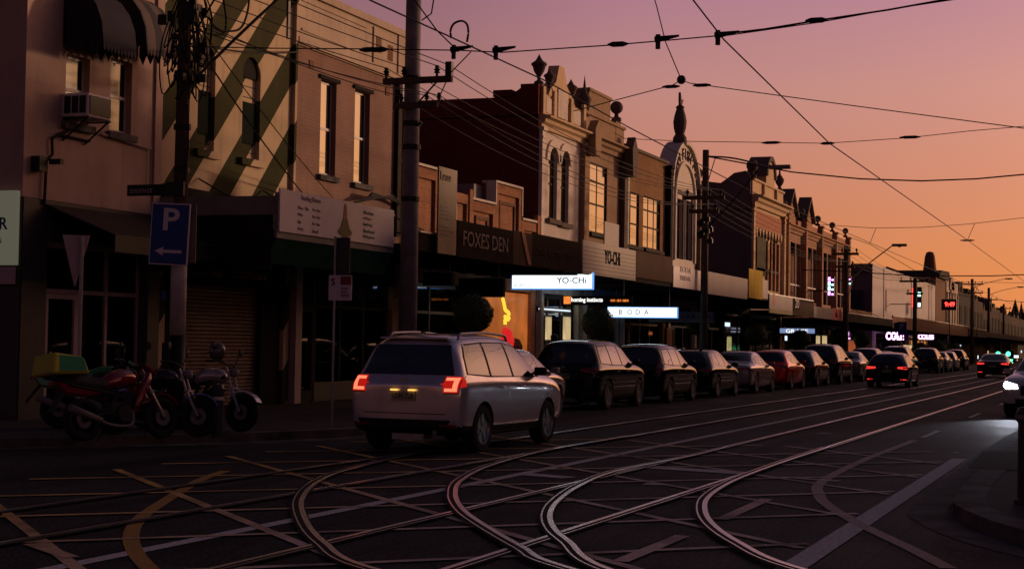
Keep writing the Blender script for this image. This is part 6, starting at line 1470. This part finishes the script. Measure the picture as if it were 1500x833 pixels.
# ------------------------------------------------------------------ motorbikes
def make_bike(name, col, label, box=None, helmet=False, tankcol=None, fender=None, fairing=False, steer=0.0):
    t = root(name, (0, 0, 0), label, 'motorbike', 'motorbikes parked on the footpath corner')
    pc = paint(name+'_paint', col, .3); tc = paint(name+'_tank', tankcol, .3) if tankcol else pc
    wb, r_ = 1.36, .30
    def bw(y, w_, nm='wheel', rot=0):
        wo = bpy.data.objects.new(nm, None); COL.objects.link(wo); wo.parent = t
        q = MB(); q.lathe([(r_*.72, -w_/2), (r_*.9, -w_/2), (r_, -w_*.2), (r_, w_*.2), (r_*.9, w_/2), (r_*.72, w_/2), (r_*.72, -w_/2)], (0, y, r_), 28, 'x'); q.build('tyre', 'rubber', wo, smooth=True)
        q = MB(); q.lathe([(r_*.66, -w_*.3), (r_*.73, -w_*.35), (r_*.73, w_*.35), (r_*.66, w_*.3), (r_*.66, -w_*.3)], (0, y, r_), 24, 'x'); q.lathe([(0, -.06), (.05, -.06), (.05, .06), (0, .06)], (0, y, r_), 10, 'x')
        for k in range(6):
            a = k*math.pi/3; q.tube([(0, y, r_), (0, y+r_*.68*math.cos(a), r_+r_*.68*math.sin(a))], .013, 5)
        q.build('rim', 'plastic', wo)
        MB().lathe([(.07, .05), (.125, .05), (.125, .056), (.07, .056)], (0, y, r_), 20, 'x').build('brake_disc', 'polegrey', wo)
    bw(0, .15); bw(wb, .11)
    fr = MB(); hd = Vector((0, wb-.38, .90))
    for s_ in (-1, 1):
        fr.tube([(s_*.10, 0, r_), (s_*.11, .42, .38)], .026); fr.tube([(s_*.09, .42, .36), (s_*.10, .55, .72), (s_*.05, wb-.36, .86)], .028); fr.tube([(s_*.09, .45, .66), (s_*.10, -.25, .78)], .018)
    fr.build('frame', 'black', t)
    en = MB(); en.lathe([(0, -.17), (.12, -.17), (.15, -.1), (.15, .1), (.12, .17), (0, .17)], (0, .62, .36), 14, 'x'); en.box((0, .78, .50), (.2, .2, .3), Matrix.Rotation(.4, 3, 'X')); en.box((0, .60, .42), (.24, .36, .22))
    for k in range(6): en.box((0, .74+.012*k, .40+.045*k), (.25, .25, .012), Matrix.Rotation(.4, 3, 'X'))
    en.build('engine', 'plastic', t, bevel=.01)
    tk = MB().tube(spline([(0, .36, .74), (0, .5, .82), (0, .68, .87), (0, .86, .86), (0, .96, .80)], 4), [.03, .06, .09, .11, .125, .13, .14, .145, .145, .14, .135, .13, .12, .11, .09, .07, .05], 12)
    tk.build('tank', tc, t, smooth=True)
    st = MB().tube(spline([(0, -.38, .86), (0, -.2, .84), (0, .1, .79), (0, .36, .77), (0, .45, .80)], 4), [.05, .07, .09, .1, .11, .12, .12, .125, .12, .12, .12, .12, .12, .11, .10, .08, .06], 10); st.build('seat', 'plastic', t, smooth=True)
    tl = MB().prismX([(-.45, .84), (-.30, .66), (.1, .62), (.38, .66), (.38, .74), (0, .76), (-.3, .82)], -.09, .09); tl.build('tail_cover', pc, t, bevel=.02)
    MB().box((0, -.46, .80), (.12, .03, .05)).build('tail_light', 'tailoff', t); MB().prismX([(-.32, .70), (-.52, .42), (-.50, .42), (-.28, .70)], -.07, .07).build('rear_mudguard', 'plastic', t)
    fk = MB()
    for s_ in (-1, 1): fk.tube([(s_*.085, wb, r_), (s_*.085, wb-.20, .66)], .024, 8); fk.tube([(s_*.085, wb-.20, .66), (s_*.085, wb-.34, 1.0)], .018, 8)
    fk.box((0, wb-.2, .68), (.22, .07, .035)); fk.build('fork', 'steel', t)
    fm = fender or col; fd = MB(); n_ = 8
    for k in range(n_):
        a0, a1 = R(30+k*14), R(30+(k+1)*14); p = [(wb+(r_+.03)*math.cos(a), r_+(r_+.03)*math.sin(a)) for a in (a0, a1)]; p2 = [(wb+(r_+.045)*math.cos(a), r_+(r_+.045)*math.sin(a)) for a in (a1, a0)]; fd.prismX(p+p2, -.07, .07)
    fd.build('front_mudguard', paint(name+'_fender', fm, .2), t)
    hb = MB().tube(spline([(-.38, wb-.52, 1.06), (-.2, wb-.40, 1.08), (0, wb-.36, 1.04), (.2, wb-.40, 1.08), (.38, wb-.52, 1.06)], 4), .014, 7); hb.tube([(-.38, wb-.52, 1.06), (-.28, wb-.46, 1.07)], .02); hb.tube([(.38, wb-.52, 1.06), (.28, wb-.46, 1.07)], .02); hb.build('handlebar', 'black', t)
    for s_ in (-1, 1):
        mo = MB().tube([(s_*.27, wb-.44, 1.08), (s_*.34, wb-.42, 1.27)], .008, 5); mo.lathe([(0, -.01), (.055, -.008), (.06, .01), (0, .02)], (s_*.36, wb-.42, 1.30), 12, 'y'); mo.build('mirror', 'black', t)
    hl = MB().lathe([(0, .07), (.055, .06), (.075, .02), (.065, -.04), (0, -.08)], (0, wb-.24, .93), 14, 'y'); hl.build('headlight', 'polegrey', t, smooth=True)
    ex = MB().tube(spline([(.1, .8, .42), (.15, .72, .20), (.16, .4, .20), (.17, .15, .28)], 4), .022, 8); ex.tube([(.17, .2, .27), (.19, -.32, .46)], [.042, .055], 10); ex.build('exhaust', 'polegrey', t, smooth=True)
    MB().tube([(-.1, .5, .3), (-.25, .42, .02)], .012).build('side_stand', 'black', t)
    for s_ in (-1, 1): MB().box((s_*.2, .48, .32), (.12, .04, .02)).build('foot_peg', 'black', t)
    if fairing:
        f_ = MB()
        for s_ in (-1, 1):
            f_.tube(spline([(s_*.07, wb-.20, .98), (s_*.13, wb-.30, .84), (s_*.15, wb-.42, .66), (s_*.14, wb-.50, .50), (s_*.10, wb-.55, .38)], 4), [.02, .035, .05, .06, .065, .07, .07, .07, .07, .065, .06, .055, .05, .045, .035, .03, .02], 8)
        f_.prismX([(wb-.30, 1.09), (wb-.10, .92), (wb-.14, .90), (wb-.33, 1.06)], -.13, .13); f_.build('fairing', pc, t, bevel=.02)
    if helmet:
        h = MB().lathe([(0, -.13), (.09, -.13), (.13, -.05), (.135, .03), (.11, .1), (.05, .14), (0, .145)], (.22, wb-.46, 1.24), 16); ho = h.build('helmet', paint(name+'_helmet', (.08, .06, .06), .1), None, smooth=True)
        tag(ho, 'dark glossy helmet resting on the handlebar of the white tanked motorbike', 'helmet')
    if box:
        b_ = MB().add([(-.27, -.62, .92), (.27, -.62, .92), (.27, .0, .92), (-.27, .0, .92), (-.25, -.56, 1.22), (.25, -.56, 1.22), (.23, -.06, 1.16), (-.23, -.06, 1.16)], [(0, 1, 2, 3), (4, 5, 6, 7), (0, 1, 5, 4), (1, 2, 6, 5), (2, 3, 7, 6), (3, 0, 4, 7)])
        bo_ = b_.build('delivery_box', 'boxyellow', t, bevel=.03)
        MB().add([(.276, -.50, .96), (.276, -.06, .96), (.25, -.10, 1.15), (.25, -.48, 1.18)], [(0, 1, 2, 3)]).build('green_panel', 'boxgreen', bo_)
    return t
M['boxyellow'] = mat('delivery_yellow', (.42, .42, .05), .6, var=.2); M['boxgreen'] = mat('delivery_green', (.02, .22, .10), .6, var=.2)
k1 = make_bike('motorbike', (.20, .006, .012), 'red motorbike carrying a yellow and green delivery box, nearest the corner', box=True, fairing=True)
a_, b_ = G(122, 646, .13), G(262, 640, .13); hd = (b_-a_); k1.location = (a_.x, a_.y, .13); k1.rotation_euler = (0, R(-8), math.atan2(-hd.x, hd.y))
def place(b, px, py, ang, lean=-9):   # front wheel contact at the picture point, heading angle measured from +Y clockwise
    f = G(px, py, .13); d = Vector((math.sin(R(ang)), math.cos(R(ang)), 0)); b.location = (f.x-d.x*1.36, f.y-d.y*1.36, .13); b.rotation_euler = (0, R(lean), -R(ang))
k2 = make_bike('motorbike', (.03, .05, .22), 'blue mudguard motorbike with long silver fork behind the red one', tankcol=(.02, .02, .02), fender=(.04, .09, .35)); place(k2, 290, 640, 80)
k3 = make_bike('motorbike', (.03, .03, .03), 'motorbike with pale tank and white front mudguard beside the bollard', tankcol=(.35, .30, .30), fender=(.6, .58, .58), helmet=True); place(k3, 352, 632, 95)
for o_ in bpy.data.objects:
    if o_.name.startswith('helmet') and o_.parent is None:
        mw = Matrix.Translation(k3.location) @ k3.rotation_euler.to_matrix().to_4x4(); o_.location = mw @ o_.location; o_.rotation_euler = k3.rotation_euler
k4 = make_bike('motorbike', (.02, .16, .03), 'green motorbike mostly hidden behind the red one', tankcol=(.02, .16, .03), fairing=True); place(k4, 215, 628, 60)
# bollard
bp = G(318, 640, .13); o = root('bollard', bp, 'short round dark bollard with a reflective ring in front of the pale tanked motorbike', 'bollard')
MB().lathe([(0, 0), (.085, 0), (.085, .62), (.09, .63), (.09, .72), (.07, .78), (0, .80)], bp, 18).build('shaft', 'glosspost' if 'glosspost' in M else mat('gloss_dark_post', (.02, .025, .035), .25, var=.1), o, smooth=False)
MB().lathe([(.0865, .55), (.0875, .55), (.0875, .60), (.0865, .60)], bp, 18).build('ring', 'lampoff', o)
# dark post at the right edge
bp = G(1509, 738, .13); o = root('bollard', bp, 'thick dark post standing on the footpath at the right picture edge', 'bollard')
MB().lathe([(0, 0), (.15, 0), (.15, .04), (.12, .06), (.115, .78), (.135, .80), (.135, .88), (.1, .93), (0, .95)], bp, 20).build('shaft', 'tile_dark', o, smooth=False); MB().lathe([(.136, .82), (.138, .82), (.138, .86), (.136, .86)], bp, 20).build('band', 'greysheet', o)
dr = [(a.x, a.y) for a in (G(1418, 700), G(1500, 705), G(1500, 674), G(1440, 674))]; struct(MB().prismZ(dr, .131, .136).build('drain_cover', 'signblack'))

# far traffic lights and lit signs
for px_, py_, dx, lab in ((1462, 518, 0, 'left green traffic light far down the street'), (1477, 518, 0, 'right green traffic light far down the street'), (1481, 529, 0, 'lower green traffic light under the right one')):
    c = PY(px_, py_, 120); o = root('traffic_light', (c.x, 120, 0), lab, 'traffic light', 'green signals at the far crossing')
    MB().bx(c.x-.18, c.x+.18, 120, 120.25, c.z-.2, c.z+.75).build('housing', 'black', o); MB().tube([(c.x, 120.12, 0), (c.x, 120.12, c.z-.2)], .06, 6).build('post', 'black', o)
    MB().lathe([(0, -.02), (.15, -.02), (.16, .0), (0, .0)], (c.x, 119.98, c.z), 12, 'y').build('green_lamp', 'litgreen', o)
    for k in (1, 2): MB().lathe([(0, -.02), (.12, -.02), (.12, .0), (0, .0)], (c.x, 119.99, c.z+.27*k), 12, 'y').build('dark_lamp', 'plastic', o)
for (x0, y0, x1, y1, Y, mt, lab) in ((1458, 521, 1467, 525, 130, 'lityellow', 'tiny yellow lit sign below the far green signals'), (1484, 520, 1492, 524, 132, 'boxwhite', 'tiny white lit sign right of the far green signals'), (1441, 521, 1447, 523, 140, 'litcyan', 'tiny blue white sign left of the far green signals'),
    (1256, 512, 1270, 518, 110, 'boxwhite', 'small lit white sign low beside the orange shop'), (658, 470, 664, 484, 46, 'lampdim', 'small lit window panel left of the nearest ball tree')):
    a, b = PY(x0, y0, Y), PY(x1, y1, Y); o = root('lit_sign', ((a.x+b.x)/2, Y, b.z), lab, 'sign'); MB().bx(a.x, b.x, Y, Y+.1, b.z, a.z).build('panel', mt, o); MB().bx(a.x-.05, b.x+.05, Y+.101, Y+.16, b.z-.05, a.z+.05).build('casing', 'black', o)
a, b = PY(1315, 471, 100), PY(1328, 491, 100); o = root('parking_sign', (a.x, 100, b.z), 'blue P sign in front of the supermarket', 'sign')
MB().bx(a.x, b.x, 100, 100.03, b.z, a.z).build('plate', 'pblue', o); text_mesh('P', 'Y', (a.x+.15, 99.99, b.z+.35), height=.35, material='signink', parent=o); MB().tube([((a.x+b.x)/2, 100.06, .0), ((a.x+b.x)/2, 100.06, a.z)], .04).build('post', 'steel', o)
a, b = PY(1288, 472, 113), PY(1316, 486, 113); o = root('shop_banner', (a.x, 113, b.z), 'dark blue hanging panel beside the blue P sign', 'sign'); MB().bx(a.x, b.x, 113, 113.1, b.z, a.z).build('panel', mat('navy_panel', (.02, .025, .05), .6), o)
# person on the footpath behind the black SUV
def person(x, y, h, rz, label, col):
    sk = MB(); J = {'pel': (0, 0, .53), 'che': (0, 0, .74), 'nek': (0, 0, .86), 'hd': (0, .01, .90), 'top': (0, 0, .985)}
    me = bpy.data.meshes.new('person')
    V_ = [(0, 0, .52), (0, -.005, .64), (0, 0, .76), (0, 0, .845), (0, .01, .89), (0, .012, .94), (0, .005, .985),
          (-.055, 0, .49), (-.06, .03, .28), (-.06, -.01, .045), (-.065, .06, .02), (.055, 0, .49), (.06, -.03, .28), (.06, -.08, .045), (.065, -.01, .02),
          (-.105, 0, .79), (-.13, -.02, .63), (-.12, .05, .50), (-.115, .07, .45), (.105, 0, .79), (.13, -.01, .63), (.12, .05, .50), (.115, .07, .45)]
    E_ = [(0, 1), (1, 2), (2, 3), (3, 4), (4, 5), (5, 6), (0, 7), (7, 8), (8, 9), (9, 10), (0, 11), (11, 12), (12, 13), (13, 14), (2, 15), (15, 16), (16, 17), (17, 18), (2, 19), (19, 20), (20, 21), (21, 22)]
    Rr_ = [.075, .07, .085, .032, .04, .055, .035, .055, .036, .024, .018, .055, .036, .024, .018, .038, .028, .02, .014, .038, .028, .02, .014]
    me.from_pydata([(a*h, b*h, c*h) for a, b, c in V_], E_, []); o = bpy.data.objects.new('person', me); COL.objects.link(o)
    md = o.modifiers.new('k', 'SKIN'); md2 = o.modifiers.new('s', 'SUBSURF'); md2.levels = 2; md2.render_levels = 2
    for i, sv in enumerate(me.skin_vertices[0].data): sv.radius = (Rr_[i]*h, Rr_[i]*h*.8); sv.use_root = (i == 0)
    dg = bpy.context.evaluated_depsgraph_get(); m2 = bpy.data.meshes.new_from_object(o.evaluated_get(dg)); o.modifiers.clear(); o.data = m2
    skin, cl_, pn = mat('skin', (.30, .16, .11), .6), mat('coat_cloth', col, .9), mat('trouser_cloth', (.02, .02, .03), .9)
    for q in (cl_, skin, pn): m2.materials.append(q)
    for p in m2.polygons: p.use_smooth = True; z = p.center.z/h; p.material_index = 1 if z > .865 or (z < .475 and abs(p.center.x) > .095*h and z > .4) else 2 if z < .5 else 0
    o.location = (x, y, .13); o.rotation_euler = (0, 0, rz)
    hr_ = MB().lathe([(0, .06), (.045, .05), (.062, .02), (.06, -.02), (.05, -.05), (0, -.05)], (0, 0, 0), 12); ho = hr_.build('hair', 'black', None, smooth=True); ho.scale = (h*1.02,)*3; ho.parent = o; ho.location = (0, -.008*h, .895*h)
    return tag(o, label, 'person')
pp_ = PY(812, 492, 43.5); person(pp_.x, 43.5, 1.72, R(200), 'person in dark clothes on the footpath behind the black parked SUV', (.03, .025, .03))

# ------------------------------------------------------------------ lamps the photo shows
def spot(name, loc, tgt, e, col, size, blend=.5, rad=.06):
    l = bpy.data.lights.new(name, 'SPOT'); l.energy = e; l.color = col; l.spot_size = R(size); l.spot_blend = blend; l.shadow_soft_size = rad
    o = bpy.data.objects.new(name, l); COL.objects.link(o); o.location = loc; o.rotation_euler = (Vector(tgt)-Vector(loc)).to_track_quat('-Z', 'Y').to_euler(); return o
spot('headlight_beam', (-2.5, 40.6, .68), (-2.5, 37.6, 0), 330, (.82, .86, 1), 44, 1.0)
spot('headlight_beam', (-1.2, 40.5, .68), (-1.5, 37.6, 0), 330, (.82, .86, 1), 44, 1.0)

# ------------------------------------------------------------------ dusk sky and low sun
SAZ, SEL = R(38), R(5.5)     # sunset lies right of the street end
w = bpy.data.worlds.new('World'); sc.world = w; w.use_nodes = True; nt = w.node_tree; nt.nodes.clear()
out = N(nt, 'ShaderNodeOutputWorld'); bg = N(nt, 'ShaderNodeBackground'); nt.links.new(bg.outputs[0], out.inputs[0])
tc = N(nt, 'ShaderNodeTexCoord').outputs['Generated']; s = N(nt, 'ShaderNodeSeparateXYZ'); nt.links.new(tc, s.inputs[0])
SK = lambda r_, g, b: tuple(((c/255)/12.92 if c/255 <= .04045 else ((c/255+.055)/1.055)**2.4) for c in (r_, g, b))
el = ramp(nt, mathn(nt, 'MULTIPLY', s.outputs[2], 1.0), [(0, SK(224, 132, 70)), (.05, SK(222, 137, 84)), (.10, SK(212, 140, 112)), (.155, SK(204, 145, 136)), (.21, SK(186, 133, 148)), (.30, SK(132, 104, 124)), (.6, SK(74, 66, 84)), (1, SK(54, 52, 70))])
hl = mathn(nt, 'SQRT', mathn(nt, 'ADD', mathn(nt, 'MULTIPLY', s.outputs[0], s.outputs[0]), mathn(nt, 'MULTIPLY', s.outputs[1], s.outputs[1])))
ca = mathn(nt, 'DIVIDE', mathn(nt, 'ADD', mathn(nt, 'MULTIPLY', s.outputs[0], math.sin(SAZ)), mathn(nt, 'MULTIPLY', s.outputs[1], math.cos(SAZ))), mathn(nt, 'MAXIMUM', hl, .01))
br_ = ramp(nt, mathn(nt, 'MULTIPLY_ADD', ca, .5, .5), [(0, (.15, .16, .21)), (.45, (.19, .195, .24)), (.62, (.26, .26, .28)), (.735, [.36]*3), (.79, [.50]*3), (.90, [.60]*3), (.96, [.9]*3), (1, [1.0]*3)])
base0 = mixc(nt, 1.0, el, br_, 'MULTIPLY')
bs_ = N(nt, 'ShaderNodeVectorMath', operation='SCALE'); nt.links.new(base0, bs_.inputs[0]); bs_.inputs['Scale'].default_value = 1.7; base = bs_.outputs[0]
dt = mathn(nt, 'ADD', mathn(nt, 'MULTIPLY', s.outputs[0], math.sin(SAZ)*math.cos(R(3))), mathn(nt, 'ADD', mathn(nt, 'MULTIPLY', s.outputs[1], math.cos(SAZ)*math.cos(R(3))), mathn(nt, 'MULTIPLY', s.outputs[2], math.sin(R(3)))))
gl = mathn(nt, 'POWER', mathn(nt, 'MAXIMUM', dt, 0.0), 14.0)
glow = N(nt, 'ShaderNodeVectorMath', operation='SCALE'); glow.inputs[0].default_value = (3.4, 1.55, .45); nt.links.new(gl, glow.inputs['Scale'])
ad = N(nt, 'ShaderNodeVectorMath', operation='ADD'); nt.links.new(base, ad.inputs[0]); nt.links.new(glow.outputs[0], ad.inputs[1])
nt.links.new(ad.outputs[0], bg.inputs[0]); bg.inputs[1].default_value = 1.0
su = bpy.data.lights.new('sun', 'SUN'); su.energy = 1.9; su.color = (1, .60, .37); su.angle = R(3)
so_ = bpy.data.objects.new('sun', su); COL.objects.link(so_)
sd_ = Vector((math.sin(SAZ)*math.cos(SEL), math.cos(SAZ)*math.cos(SEL), math.sin(SEL))); so_.rotation_euler = sd_.to_track_quat('Z', 'Y').to_euler()
sc.view_settings.view_transform = 'Standard'; sc.view_settings.look = 'None'; sc.view_settings.exposure = 0; sc.view_settings.gamma = 1
sc.cycles.use_denoising = True; sc.cycles.max_bounces = 6; sc.cycles.sample_clamp_indirect = 3; sc.cycles.sample_clamp_direct = 0
sc.cycles.caustics_reflective = False; sc.cycles.caustics_refractive = False
